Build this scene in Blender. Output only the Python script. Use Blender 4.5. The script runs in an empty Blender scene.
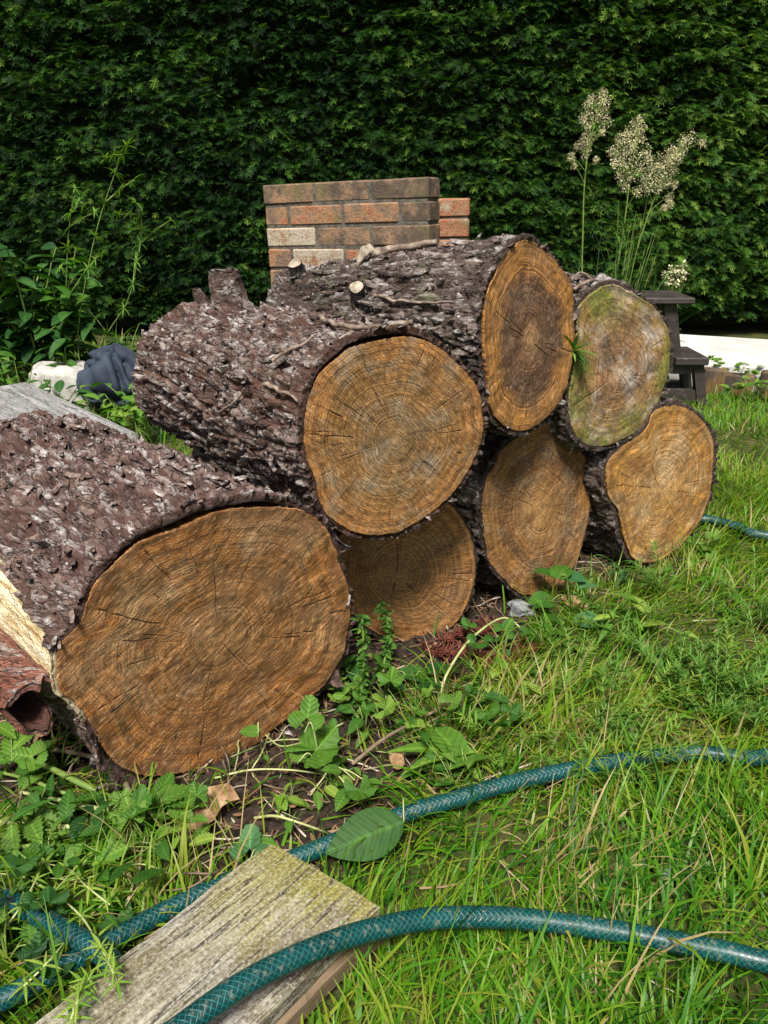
import bpy, math, random
import numpy as np

random.seed(7)
rng = np.random.default_rng(11)
R_ = math.radians
C = bpy.context.scene.collection

# ------------------------------------------------------------------ camera, sky, sun, exposure
PITCH, F_PX, CAM_H = R_(22.8), 773.0, 0.80
cam_data = bpy.data.cameras.new('camera')
cam_data.sensor_fit = 'VERTICAL'
cam_data.sensor_height = 36.0
cam_data.lens = F_PX / 1024.0 * 36.0
cam_data.clip_start = 0.02
cam_data.clip_end = 500
cam = bpy.data.objects.new('camera', cam_data)
C.objects.link(cam)
cam.location = (0, 0, CAM_H)
cam.rotation_euler = (math.pi / 2 - PITCH, 0, 0)
bpy.context.scene.camera = cam

SUN_EL, SUN_AZ = R_(57), R_(-172)          # azimuth clockwise from +Y (seen from above)
world = bpy.data.worlds.new('World')
bpy.context.scene.world = world
world.use_nodes = True
wn = world.node_tree.nodes
wl = world.node_tree.links
sky = wn.new('ShaderNodeTexSky')
sky.sky_type = 'NISHITA'
sky.sun_disc = False
sky.sun_elevation = SUN_EL
sky.sun_rotation = SUN_AZ
sky.air_density = 1.0
sky.dust_density = 3.0
sky.ozone_density = 0.6
hsv = wn.new('ShaderNodeHueSaturation')
hsv.inputs['Saturation'].default_value = 0.45
bg = wn['Background']
bg.inputs['Strength'].default_value = 0.062
wl.new(sky.outputs[0], hsv.inputs['Color'])
wl.new(hsv.outputs[0], bg.inputs['Color'])

sun_data = bpy.data.lights.new('sun', 'SUN')
sun_data.energy = 4.5
sun_data.angle = R_(14)
sun_data.color = (1.0, 0.95, 0.87)
sun = bpy.data.objects.new('sun', sun_data)
C.objects.link(sun)
sun.location = (3, -3, 6)
sun.rotation_euler = (math.pi / 2 - SUN_EL, 0, math.pi - SUN_AZ)

vs = bpy.context.scene.view_settings
vs.view_transform = 'Standard'
vs.look = 'None'
vs.gamma = 1.0
vs.use_curve_mapping = False
vs.exposure = 1.05

# ------------------------------------------------------------------ camera geometry helpers (turn a direction seen from the path into a place)
CAMP = np.array([0, 0, CAM_H])
AX_R = np.array([1.0, 0, 0])
AX_U = np.array([0, math.sin(PITCH), math.cos(PITCH)])
AX_F = np.array([0, math.cos(PITCH), -math.sin(PITCH)])


def ray(x, y):
    return AX_F + AX_R * (x - 384) / F_PX - AX_U * (y - 512) / F_PX


def gp(x, y, z=0.0):
    r = ray(x, y)
    return CAMP + r * ((z - CAM_H) / r[2])


def dp(x, y, d):
    return CAMP + ray(x, y) * d


def yp(x, y, Y):
    r = ray(x, y)
    return CAMP + r * (Y / r[1])


# ------------------------------------------------------------------ noise
def _hash(ix, iy, iz, seed):
    h = (ix.astype(np.int64) * 374761393 + iy.astype(np.int64) * 668265263 + iz.astype(np.int64) * 2147483647 + seed * 974634777) & 0xFFFFFFFF
    h = ((h ^ (h >> 13)) * 1274126177) & 0xFFFFFFFF
    h = ((h ^ (h >> 15)) * 2246822519) & 0xFFFFFFFF
    return ((h ^ (h >> 16)) & 0xFFFFFF) / float(0xFFFFFF)


def vnoise(p, seed=0):
    i = np.floor(p).astype(np.int64)
    f = p - i
    f = f * f * f * (f * (f * 6 - 15) + 10)
    out = 0
    for dx in (0, 1):
        for dy in (0, 1):
            for dz in (0, 1):
                w = (f[:, 0] if dx else 1 - f[:, 0]) * (f[:, 1] if dy else 1 - f[:, 1]) * (f[:, 2] if dz else 1 - f[:, 2])
                out = out + w * _hash(i[:, 0] + dx, i[:, 1] + dy, i[:, 2] + dz, seed)
    return out


def fbm(p, seed=0, oct=4, gain=.5):
    a, s, t = 1.0, 0, 0
    for k in range(oct):
        s = s + a * vnoise(p * (2.03 ** k) + 17.3 * k, seed + k)
        t += a
        a *= gain
    return s / t


def voronoi(p, seed=0):
    """F1, F2, random id, offset vector to the cell centre"""
    i = np.floor(p).astype(np.int64)
    n = len(p)
    f1 = np.full(n, 9.0)
    f2 = np.full(n, 9.0)
    cid = np.zeros(n)
    off = np.zeros((n, 3))
    for dx in (-1, 0, 1):
        for dy in (-1, 0, 1):
            for dz in (-1, 0, 1):
                c = i + np.array([dx, dy, dz])
                q = np.stack([c[:, 0] + _hash(c[:, 0], c[:, 1], c[:, 2], seed + 1), c[:, 1] + _hash(c[:, 0], c[:, 1], c[:, 2], seed + 2),
                              c[:, 2] + _hash(c[:, 0], c[:, 1], c[:, 2], seed + 3)], 1)
                d = np.linalg.norm(q - p, axis=1)
                idv = _hash(c[:, 0], c[:, 1], c[:, 2], seed + 9)
                m = d < f1
                f2 = np.where(m, f1, np.minimum(f2, d))
                f1 = np.where(m, d, f1)
                cid = np.where(m, idv, cid)
                off[m] = (p - q)[m]
    return f1, f2, cid, off


def sstep(a, b, x):
    t = np.clip((x - a) / (b - a), 0, 1)
    return t * t * (3 - 2 * t)


# ------------------------------------------------------------------ mesh helpers
def build(name, parts, mat, parent=None, attrs=None, smooth=True):
    """parts: list of (verts (n,3), faces (m,k)); attrs: name -> per-vertex array (n,) or (n,3) over the concatenated vertices"""
    vs_, lo, ls, lt = [], [], [], []
    base = 0
    off = 0
    prev = 0
    for v, f in parts:                      # v is None: these faces use the vertices of the part before
        f = np.asarray(f, np.int64)
        if v is None:
            k = f.shape[1]
            lo.append((f + prev).ravel())
            ls.append(off + np.arange(len(f)) * k)
            lt.append(np.full(len(f), k))
            off += f.size
            continue
        v = np.asarray(v, float)
        prev = base
        vs_.append(v)
        lo.append((f + base).ravel())
        k = f.shape[1]
        ls.append(off + np.arange(len(f)) * k)
        lt.append(np.full(len(f), k))
        off += f.size
        base += len(v)
    v = np.concatenate(vs_)
    lo = np.concatenate(lo)
    ls = np.concatenate(ls)
    lt = np.concatenate(lt)
    me = bpy.data.meshes.new(name)
    o = bpy.data.objects.new(name, me)
    if parent is not None:
        # verts are in world space: the parent is an unrotated Empty, so children keep world geometry relative to it
        v = v - np.array(parent.location)
    me.vertices.add(len(v))
    me.vertices.foreach_set('co', v.astype(np.float32).ravel())
    me.loops.add(len(lo))
    me.loops.foreach_set('vertex_index', lo.astype(np.int32))
    me.polygons.add(len(ls))
    me.polygons.foreach_set('loop_start', ls.astype(np.int32))
    me.polygons.foreach_set('loop_total', lt.astype(np.int32))
    me.polygons.foreach_set('use_smooth', np.full(len(ls), bool(smooth)))
    me.update()
    me.validate()
    for k, a in (attrs or {}).items():
        a = np.asarray(a, np.float32)
        if a.ndim == 1:
            at = me.attributes.new(k, 'FLOAT', 'POINT')
            at.data.foreach_set('value', a)
        else:
            at = me.attributes.new(k, 'FLOAT_VECTOR', 'POINT')
            at.data.foreach_set('vector', a.ravel())
    if mat is not None:
        me.materials.append(mat)
    C.objects.link(o)
    if parent is not None:
        o.parent = parent
    return o


def sub(name, parts, mat, part, root, attrs=None, smooth=True):
    """a sub-part: child of a part that sits at its thing's origin"""
    o = build(name, parts, mat, root, attrs, smooth)
    o.parent = part
    return o


def tag(o, label, cat, group=None, kind=None):
    if label:
        o['label'] = label
    if cat:
        o['category'] = cat
    if group:
        o['group'] = group
    if kind:
        o['kind'] = kind
    return o


def thing(name, label, cat, loc, group=None):
    o = bpy.data.objects.new(name, None)
    o.empty_display_size = 0.1
    o.location = [float(a) for a in loc]
    C.objects.link(o)
    return tag(o, label, cat, group)


def grid_faces(nu, nv, wrap_v=False, base=0):
    """quads over an nu x nv vertex grid"""
    i = np.arange(nu - 1)[:, None]
    j = np.arange(nv if wrap_v else nv - 1)[None, :]
    j2 = (j + 1) % nv
    f = np.stack([i * nv + j, i * nv + j2, (i + 1) * nv + j2, (i + 1) * nv + j], -1).reshape(-1, 4)
    return f + base


def catmull(pts, n, closed=False):
    pts = np.asarray(pts, float)
    m = len(pts)
    if closed:
        idx = np.arange(m)
        P0, P1, P2, P3 = pts[idx - 1], pts[idx], pts[(idx + 1) % m], pts[(idx + 2) % m]
    else:
        ext = np.vstack([2 * pts[0] - pts[1], pts, 2 * pts[-1] - pts[-2]])
        P0, P1, P2, P3 = ext[:-3], ext[1:-2], ext[2:-1], ext[3:]
    t = np.linspace(0, 1, n, endpoint=False)[None, :, None]
    a, b, c, d = P0[:, None], P1[:, None], P2[:, None], P3[:, None]
    q = .5 * (2 * b + (c - a) * t + (2 * a - 5 * b + 4 * c - d) * t ** 2 + (-a + 3 * b - 3 * c + d) * t ** 3)
    q = q.reshape(-1, pts.shape[1])
    if not closed:
        q = np.vstack([q, pts[-1]])
    return q


def tube(pts, rad, ns=8):
    pts = np.asarray(pts, float)
    n = len(pts)
    rad = np.broadcast_to(np.asarray(rad, float), (n,))
    T = np.gradient(pts, axis=0)
    T /= np.linalg.norm(T, axis=1)[:, None] + 1e-12
    ref = np.array([0, 0, 1.0]) if abs(T[0][2]) < .9 else np.array([1.0, 0, 0])
    N = np.cross(T[0], ref)
    V = np.zeros((n, ns, 3))
    a = np.linspace(0, 2 * math.pi, ns, endpoint=False)
    for i in range(n):
        N = N - T[i] * (N @ T[i])
        N /= np.linalg.norm(N) + 1e-12
        B = np.cross(T[i], N)
        V[i] = pts[i] + rad[i] * (np.cos(a)[:, None] * N + np.sin(a)[:, None] * B)
    return V.reshape(-1, 3), grid_faces(n, ns, True)


def tube_parts(pts, rad, ns=8):
    """tube closed with end fans, as a list of (verts, faces)"""
    V, F = tube(pts, rad, ns)
    out = [(V, F)]
    j = np.arange(ns)
    j2 = (j + 1) % ns
    for ring, c, fl in ((V[:ns], pts[0], 1), (V[-ns:], pts[-1], 0)):
        f = np.stack([j2, j, np.full(ns, ns)], 1) if fl else np.stack([j, j2, np.full(ns, ns)], 1)
        out.append((np.vstack([ring, np.asarray(c)[None]]), f))
    return out


def box(c, s, rx=None, bev=.0):
    """box parts: centre, full sizes, optional 3x3 rotation (columns are axes), bevelled edges"""
    c = np.asarray(c, float)
    h = np.asarray(s, float) / 2
    M = np.eye(3) if rx is None else np.asarray(rx, float)
    if bev <= 0:
        P = np.array([[x, y, z] for x in (-1, 1) for y in (-1, 1) for z in (-1, 1)]) * h
        Fq = np.array([[0, 1, 3, 2], [4, 6, 7, 5], [0, 4, 5, 1], [2, 3, 7, 6], [0, 2, 6, 4], [1, 5, 7, 3]])
        return [(P @ M.T + c, Fq)]
    V, Fq, Ft = [], [], []
    # 24 vertices: each corner split in three
    idx = {}
    for x in (-1, 1):
        for y in (-1, 1):
            for z in (-1, 1):
                for a in range(3):
                    s3 = np.array([x, y, z], float) * (h - bev)
                    s3[a] = (x, y, z)[a] * h[a]
                    idx[(x, y, z, a)] = len(V)
                    V.append(s3)
    for a in range(3):
        b, d = (a + 1) % 3, (a + 2) % 3
        for s_ in (-1, 1):
            q = []
            for (p1, p2) in ((-1, -1), (1, -1), (1, 1), (-1, 1)):
                k = [0, 0, 0]
                k[a], k[b], k[d] = s_, p1, p2
                q.append(idx[(*k, a)])
            Fq.append(q if s_ > 0 else q[::-1])
    for a in range(3):
        b, d = (a + 1) % 3, (a + 2) % 3
        for s1 in (-1, 1):
            for s2 in (-1, 1):
                q = []
                for (sa, ax) in ((-1, b), (1, b), (1, d), (-1, d)):
                    k = [0, 0, 0]
                    k[a], k[b], k[d] = sa, s1, s2
                    q.append(idx[(*k, ax)])
                Fq.append(q)
    for x in (-1, 1):
        for y in (-1, 1):
            for z in (-1, 1):
                Ft.append([idx[(x, y, z, a)] for a in range(3)])
    V = np.array(V) @ M.T + c
    Ft = np.array(Ft)
    return [(V, np.array(Fq)), (V[Ft.ravel()], np.arange(Ft.size).reshape(-1, 3))]


def merge(parts):
    """list of (V,F) -> nverts"""
    return sum(len(p[0]) for p in parts)


def rotz(a):
    c, s = math.cos(a), math.sin(a)
    return np.array([[c, -s, 0], [s, c, 0], [0, 0, 1.0]])


def frames(d, roll=None, up=np.array([0, 0, 1.0])):
    """(N,3) forward directions -> (N,3,3) with columns x=side, y=forward, z=normal"""
    y = d / (np.linalg.norm(d, axis=1)[:, None] + 1e-12)
    x = np.cross(y, np.broadcast_to(up, y.shape))
    ln = np.linalg.norm(x, axis=1)
    x[ln < 1e-4] = [1, 0, 0]
    x /= np.linalg.norm(x, axis=1)[:, None]
    z = np.cross(x, y)
    if roll is not None:
        c, s = np.cos(roll)[:, None], np.sin(roll)[:, None]
        x, z = x * c + z * s, z * c - x * s
    return np.stack([x, y, z], -1)


def scatter(tmpl, pos, M, sc):
    """instances of a template (V,F) realised into one (V,F)"""
    V, Fq = tmpl
    n, k = len(pos), len(V)
    sc = np.broadcast_to(np.asarray(sc, float), (n,)) if np.ndim(sc) < 2 else np.asarray(sc)
    if np.ndim(sc) == 1:
        W = V[None] * sc[:, None, None]
    else:
        W = V[None] * sc[:, None, :]
    W = np.einsum('nij,nkj->nki', M, W) + np.asarray(pos)[:, None, :]
    return W.reshape(-1, 3), (Fq[None] + (np.arange(n) * k)[:, None, None]).reshape(-1, Fq.shape[1])


def leaf_tmpl(L=1.0, W=.4, n=6, fold=.25, droop=.25, shape='oval', teeth=0):
    """a leaf along +y, normal +z: two half blades folded at the midrib"""
    n = max(n, teeth * 2) if teeth else n
    t = np.linspace(0, 1, n + 1)
    if shape == 'oval':
        w = np.sin(math.pi * t ** .85) ** .8
    elif shape == 'lance':
        w = np.sin(math.pi * t ** .7) ** .9 * (1 - .25 * t)
    elif shape == 'heart':
        w = np.clip(np.sin(math.pi * np.clip(t * .86 + .14, 0, 1) ** 1.0), 0, 1) ** .75
    elif shape == 'spoon':
        w = np.sin(math.pi * t ** 1.6) ** .8 + .06
    else:
        w = 1 - t
    w = np.nan_to_num(w)
    w[-1] = 0.01
    if shape != 'heart':
        w[0] = max(w[0], .03)
    if teeth:
        w = w * (1 + .16 * np.where(np.arange(n + 1) % 2 == 0, -1, 1))
    y = t * L
    zc = -droop * L * t ** 2
    zedge = zc + fold * w * W / 2
    V = np.stack([np.stack([-w * W / 2, y - (.08 * L * (1 - t) if shape == 'heart' else 0), zedge], 1), np.stack([0 * y, y, zc], 1),
                  np.stack([w * W / 2, y - (.08 * L * (1 - t) if shape == 'heart' else 0), zedge], 1)], 1).reshape(-1, 3)
    return V, grid_faces(n + 1, 3)


# ------------------------------------------------------------------ material helpers
class M:
    def __init__(self, name, rough=.7, spec=.3):
        self.m = bpy.data.materials.new(name)
        self.m.use_nodes = True
        self.n = self.m.node_tree.nodes
        self.l = self.m.node_tree.links
        self.b = self.n['Principled BSDF']
        self.b.inputs['Roughness'].default_value = rough
        self.b.inputs['Specular IOR Level'].default_value = spec

    def link(self, a, b):
        self.l.new(a, b)

    def attr(self, name):
        a = self.n.new('ShaderNodeAttribute')
        a.attribute_name = name
        return a

    def coord(self, which='Object'):
        return self.n.new('ShaderNodeTexCoord').outputs[which]

    def map(self, v, scale=(1, 1, 1), rot=(0, 0, 0), loc=(0, 0, 0)):
        m = self.n.new('ShaderNodeMapping')
        m.inputs['Scale'].default_value = scale
        m.inputs['Rotation'].default_value = rot
        m.inputs['Location'].default_value = loc
        self.link(v, m.inputs['Vector'])
        return m.outputs[0]

    def noise(self, v=None, scale=5, detail=4, rough=.55, dist=0, w=None):
        t = self.n.new('ShaderNodeTexNoise')
        if w is not None:
            t.noise_dimensions = '1D'
            self.link(w, t.inputs['W'])
        elif v is not None:
            self.link(v, t.inputs['Vector'])
        t.inputs['Scale'].default_value = scale
        t.inputs['Detail'].default_value = detail
        t.inputs['Roughness'].default_value = rough
        t.inputs['Distortion'].default_value = dist
        return t.outputs['Fac']

    def voro(self, v, scale=5, feature='F1'):
        t = self.n.new('ShaderNodeTexVoronoi')
        t.feature = feature
        t.inputs['Scale'].default_value = scale
        self.link(v, t.inputs['Vector'])
        return t.outputs[0]

    def ramp(self, fac, stops, interp='LINEAR'):
        r = self.n.new('ShaderNodeValToRGB')
        r.color_ramp.interpolation = interp
        e = r.color_ramp.elements
        while len(e) < len(stops):
            e.new(.5)
        for k, (p, c) in enumerate(stops):
            e[k].position = p
            e[k].color = (*c, 1) if len(c) == 3 else c
        self.link(fac, r.inputs['Fac'])
        return r.outputs['Color']

    def gray(self, fac, a, b, lo=0., hi=1.):
        r = self.n.new('ShaderNodeMapRange')
        r.inputs['From Min'].default_value = a
        r.inputs['From Max'].default_value = b
        r.inputs['To Min'].default_value = lo
        r.inputs['To Max'].default_value = hi
        self.link(fac, r.inputs['Value'])
        return r.outputs[0]

    def math(self, op, a, b=None, c=None):
        t = self.n.new('ShaderNodeMath')
        t.operation = op
        for i, x in enumerate((a, b, c)):
            if x is None:
                continue
            if isinstance(x, (int, float)):
                t.inputs[i].default_value = x
            else:
                self.link(x, t.inputs[i])
        return t.outputs[0]

    def mix(self, fac, a, b, mode='MIX'):
        t = self.n.new('ShaderNodeMix')
        t.data_type = 'RGBA'
        t.blend_type = mode
        t.clamp_factor = True
        for s, x in ((0, fac), (6, a), (7, b)):
            if isinstance(x, (int, float)):
                t.inputs[s].default_value = x
            elif isinstance(x, tuple):
                t.inputs[s].default_value = (*x, 1)
            else:
                self.link(x, t.inputs[s])
        return t.outputs[2]

    def color(self, c):
        if isinstance(c, tuple):
            self.b.inputs['Base Color'].default_value = (*c, 1)
        else:
            self.link(c, self.b.inputs['Base Color'])

    def bump(self, h, strength=.5, dist=.01):
        t = self.n.new('ShaderNodeBump')
        t.inputs['Strength'].default_value = strength
        t.inputs['Distance'].default_value = dist
        self.link(h, t.inputs['Height'])
        self.link(t.outputs[0], self.b.inputs['Normal'])

    def translucent(self, col, amount):
        t = self.n.new('ShaderNodeBsdfTranslucent')
        if isinstance(col, tuple):
            t.inputs[0].default_value = (*col, 1)
        else:
            self.link(col, t.inputs[0])
        mx = self.n.new('ShaderNodeMixShader')
        mx.inputs[0].default_value = amount
        self.link(self.b.outputs[0], mx.inputs[1])
        self.link(t.outputs[0], mx.inputs[2])
        self.link(mx.outputs[0], self.n['Material Output'].inputs['Surface'])


def leaf_material(name, stops, trans=.3, rough=.55, spec=.2, vein=True):
    """leaf colours picked by the 'tint' attribute of each leaf, with blotches"""
    m = M(name, rough, spec)
    t = m.attr('tint').outputs['Fac']
    nz = m.noise(m.coord(), 60, 3)
    f = m.math('ADD', t, m.gray(nz, .3, .7, -.12, .12))
    c = m.ramp(f, [(p_, (c_[0] * .62, c_[1] * .68, c_[2] * .6)) for p_, c_ in stops])
    ls_ = m.n.new('ShaderNodeSeparateXYZ')
    m.link(m.attr('lc').outputs['Vector'], ls_.inputs[0])
    ax_ = m.math('ABSOLUTE', ls_.outputs[0])
    mid = m.gray(ax_, .012, .03, 1, 0)
    sv = m.math('SINE', m.math('MULTIPLY', m.math('SUBTRACT', ls_.outputs[1], m.math('MULTIPLY', ax_, .8)), 48.0))
    vn = m.math('MAXIMUM', m.math('MULTIPLY', mid, .55), m.gray(sv, .86, .99, 0, .16))
    c = m.mix(vn, c, m.mix(1.0, c, (2.2, 2.0, 2.0), 'MULTIPLY'))
    m.color(c)
    m.bump(sv, .25, .002)
    tc = m.mix(1.0, c, (1.5, 1.7, .4), 'MULTIPLY')
    m.translucent(tc, trans)
    return m.m


def wood_face_material(name, stops, ring=60, ringdark=.68, saw_rot=.6, saw=.35, stain=(.05, .03, .015), stain_amt=.5,
                       algae=None, algae_amt=0, grey=(.3, .27, .22), grey_amt=.3, seed=0.0):
    m = M(name, .72, .25)
    fc = m.attr('fc')
    sep = m.n.new('ShaderNodeSeparateXYZ')
    m.link(fc.outputs['Vector'], sep.inputs[0])
    pu = m.n.new('ShaderNodeCombineXYZ')
    m.link(sep.outputs[0], pu.inputs[0])
    m.link(sep.outputs[1], pu.inputs[1])
    pu.inputs[2].default_value = seed
    p = pu.outputs[0]
    ln = m.n.new('ShaderNodeVectorMath')
    ln.operation = 'LENGTH'
    xy = m.n.new('ShaderNodeCombineXYZ')
    m.link(sep.outputs[0], xy.inputs[0])
    m.link(sep.outputs[1], xy.inputs[1])
    m.link(xy.outputs[0], ln.inputs[0])
    rho0 = ln.outputs['Value']
    crack = sep.outputs[2]
    big = m.noise(p, 2.2, 4, .6)
    mid = m.noise(p, 7, 4, .6)
    rho = m.math('ADD', rho0, m.gray(big, .2, .8, -.028, .028))
    rhoc = m.math('ADD', rho0, m.math('ADD', m.gray(big, .25, .75, -.14, .14), m.gray(mid, .25, .75, -.07, .07)))
    base = m.ramp(rhoc, [(p_, (c_[0] * .92, c_[1] * .75, c_[2] * .60)) for p_, c_ in stops])
    # growth rings: irregular bands along the radius
    r1 = m.noise(w=rho, scale=ring, detail=1.0, rough=.5)
    r2 = m.noise(w=rho, scale=ring * .28, detail=1.5, rough=.5)
    rr = m.math('MULTIPLY', m.gray(r1, .38, .52, ringdark, 1.12), m.gray(r2, .3, .65, .66, 1.12))
    fade = m.noise(p, 5, 3)
    rr = m.math('ADD', m.math('MULTIPLY', rr, m.gray(fade, .3, .6, .3, 1)), m.gray(fade, .3, .6, .66, 0))
    # radial fibres
    dv = m.n.new('ShaderNodeVectorMath')
    dv.operation = 'NORMALIZE'
    m.link(xy.outputs[0], dv.inputs[0])
    dsep = m.n.new('ShaderNodeSeparateXYZ')
    m.link(dv.outputs[0], dsep.inputs[0])
    rv = m.n.new('ShaderNodeCombineXYZ')
    m.link(m.math('MULTIPLY', dsep.outputs[0], 26), rv.inputs[0])
    m.link(m.math('MULTIPLY', dsep.outputs[1], 26), rv.inputs[1])
    m.link(m.math('MULTIPLY', rho0, 3), rv.inputs[2])
    rad = m.noise(rv.outputs[0], 1.0, 3, .6)
    # chainsaw marks: long streaks in one direction
    turned = m.map(p, (1, 1, 1), (0, 0, -saw_rot))
    sawn = m.noise(m.map(turned, (7, 95, 1)), 1.0, 4, .72)
    sawb = m.noise(m.map(turned, (1.6, 24, 1), (0, 0, 0), (3, 1, 0)), 1.0, 3, .6)
    fine = m.noise(p, 110, 3, .7)
    g = m.math('MULTIPLY', rr, m.gray(rad, .3, .7, .82, 1.14))
    g = m.math('MULTIPLY', g, m.gray(sawn, .35, .68, 1 - saw, 1 + saw))
    g = m.math('MULTIPLY', g, m.gray(sawb, .3, .7, 1 - saw * .6, 1 + saw * .6))
    g = m.math('MULTIPLY', g, m.gray(fine, .3, .7, .42, 1.58))
    g = m.math('POWER', g, 1.35)
    cc = m.n.new('ShaderNodeCombineXYZ')
    for i in range(3):
        m.link(g, cc.inputs[i])
    col = m.mix(1.0, base, cc.outputs[0], 'MULTIPLY')
    # weathered grey and dirt with shapes of their own
    gm = m.noise(m.map(p, (1, 1, 1), (0, 0, 0), (3.1, 1.7, 0)), 2.6, 5, .65)
    col = m.mix(m.math('MULTIPLY', m.gray(gm, .48, .68), grey_amt), col, m.mix(1.0, grey, cc.outputs[0], 'MULTIPLY'))
    sm = m.noise(m.map(p, (1, 1, 1), (0, 0, 0), (7.7, 4.2, 0)), 3.0, 6, .68)
    col = m.mix(m.math('MULTIPLY', m.gray(sm, .47, .62), stain_amt), col, stain)
    if algae:
        am = m.noise(m.map(p, (1, 1, 1), (0, 0, 0), (1.2, 9.1, 0)), 2.4, 5, .65)
        af = m.math('MULTIPLY', m.gray(am, .42, .62), m.gray(rho0, .45, .95, 0, 1))
        col = m.mix(m.math('MULTIPLY', af, algae_amt), col, m.mix(1.0, algae, cc.outputs[0], 'MULTIPLY'))
    spk = m.noise(p, 46, 2, .5)
    col = m.mix(m.gray(spk, .66, .74, 0, .75), col, (.02, .012, .007))
    pale = m.noise(m.map(turned, (16, 80, 1), (0, 0, 0), (2, 5, 0)), 1.0, 3, .6)
    col = m.mix(m.gray(pale, .555, .68, 0, .7), col, (.36, .25, .12))
    dash = m.noise(m.map(turned, (12, 90, 1), (0, 0, 0), (8, 3, 0)), 1.0, 3, .6)
    col = m.mix(m.gray(dash, .55, .66, 0, .8), col, (.03, .015, .006))
    col = m.mix(crack, col, (.012, .008, .006))
    m.color(col)
    hgt = m.math('ADD', m.math('MULTIPLY', sawn, .6), m.math('ADD', m.math('MULTIPLY', fine, .6), m.math('MULTIPLY', r1, .5)))
    m.bump(hgt, .55, .003)
    return m.m


def bark_material(name, stops, inner, moss=None, moss_amt=0.0):
    m = M(name, .75, .35)
    t = m.attr('tint').outputs['Fac']
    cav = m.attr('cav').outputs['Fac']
    bare = m.attr('bare').outputs['Fac']
    co = m.coord()
    bcv = m.attr('bc').outputs['Vector']
    n1 = m.noise(m.map(bcv, (55, 130, 130)), 1.0, 5, .7)
    n2 = m.noise(co, 12, 4, .6)
    f = m.math('ADD', t, m.math('ADD', m.gray(n1, .28, .72, -.36, .36), m.gray(n2, .25, .75, -.34, .34)))
    c = m.ramp(f, [(p_, tuple(v_ * f_ for v_, f_ in zip(c_, (.48, .43, .39)))) for p_, c_ in stops])
    n4 = m.noise(m.map(bcv, (150, 300, 300), (0, 0, 0), (3, 1, 2)), 1.0, 4, .7)
    n5 = m.noise(m.map(bcv, (18, 52, 52), (0, 0, 0), (13, 21, 2)), 1.0, 5, .72)
    c = m.mix(m.gray(n5, .505, .59, 0, .85), c, m.ramp(n4, [(.35, (.11, .094, .086)), (.6, (.44, .41, .39))]))  # pale grey scales, with sky-lit highlights painted into the same patches
    c = m.mix(m.gray(n4, .60, .72, 0, .6), c, (.26, .22, .21))
    c = m.mix(m.gray(n4, .45, .33, 0, .85), c, (.016, .010, .008))
    scar = m.noise(m.map(bcv, (28, 60, 60), (0, 0, 0), (9, 4, 1)), 1.0, 4, .65)
    c = m.mix(m.gray(scar, .55, .63, 0, .85), c, tuple(v_ * .8 for v_ in inner))
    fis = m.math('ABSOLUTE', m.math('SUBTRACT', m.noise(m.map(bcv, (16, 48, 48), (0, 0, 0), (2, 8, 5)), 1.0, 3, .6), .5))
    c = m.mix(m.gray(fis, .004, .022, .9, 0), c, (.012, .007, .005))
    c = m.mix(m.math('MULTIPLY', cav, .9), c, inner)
    if moss:
        n3 = m.noise(m.map(co, (1, 1, 1), (0, 0, 0), (5, 2, 1)), 9, 5, .7)
        c = m.mix(m.math('MULTIPLY', m.gray(n3, .58, .7), moss_amt), c, moss)
    fib = m.noise(m.map(bcv, (10, 130, 130)), 1.0, 5, .7)
    bc = m.ramp(fib, [(.3, (.24, .13, .045)), (.45, (.56, .43, .23)), (.62, (.72, .64, .46))])
    c = m.mix(bare, c, bc)
    m.color(c)
    m.bump(m.math('ADD', m.math('ADD', n1, m.math('MULTIPLY', n4, .6)), m.math('ADD', m.math('MULTIPLY', scar, -1.2), m.gray(fis, .0, .03, -.5, 0))), 1.0, .008)
    return m.m


# ------------------------------------------------------------------ where the log pile, the bare soil and the lawn lie
U2 = np.array([.766, .643])               # along the row of logs
W2 = np.array([-.643, .766])              # along the logs, away from their cut faces
_front = [(40, 700), (110, 765), (200, 775), (300, 710), (345, 640), (410, 642), (465, 615), (525, 597), (590, 575), (650, 566), (712, 500)]
_fp = np.array([gp(*q)[:2] for q in _front])
_fu, _fw = _fp @ U2, _fp @ W2
_o = np.argsort(_fu)
_fu, _fw = _fu[_o], _fw[_o]


def ahead_of_logs(x, y):
    """distance in front of the row of cut faces (negative: under the pile), and the place along the row"""
    p = np.stack([x, y], 1)
    u, w = p @ U2, p @ W2
    return np.interp(u, _fu, _fw) - w, u


def soil_mask(x, y):
    a, u = ahead_of_logs(x, y)
    p3 = np.stack([x * 9, y * 9, 0 * x], 1)
    n = fbm(p3, 3, 3) - .5
    m = np.interp(u, [-.3, .1, .45, .75, 1.0, 1.25, 1.5], [.20, .25, .29, .25, .12, .06, .0])
    s = 1 - sstep(-.06, .06, a - m + n * .22)
    side = sstep(_fu[0] - .35, _fu[0] - .1, u) * (1 - sstep(_fu[-1] + .0, _fu[-1] + .08, u))
    back = sstep(-1.15, -.95, a)
    return s * side * back


def under_logs(x, y):
    a, u = ahead_of_logs(x, y)
    return (a < .015) & (a > -.75) & (u > _fu[0] - .05) & (u < _fu[-1] + .02)


def ground_z(x, y):
    p3 = np.stack([x * 5, y * 5, 0 * x], 1)
    return (fbm(p3, 21, 4) - .5) * .03


# ------------------------------------------------------------------ ground
def spaced(lo, hi, step, far):
    core = np.arange(lo, hi + step / 2, step)
    e = [step * 1.35 ** k for k in range(1, 40)]
    up = hi + np.cumsum(e)
    dn = lo - np.cumsum(e)
    return np.concatenate([dn[np.abs(dn) < far][::-1], core, up[up < far]])


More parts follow.
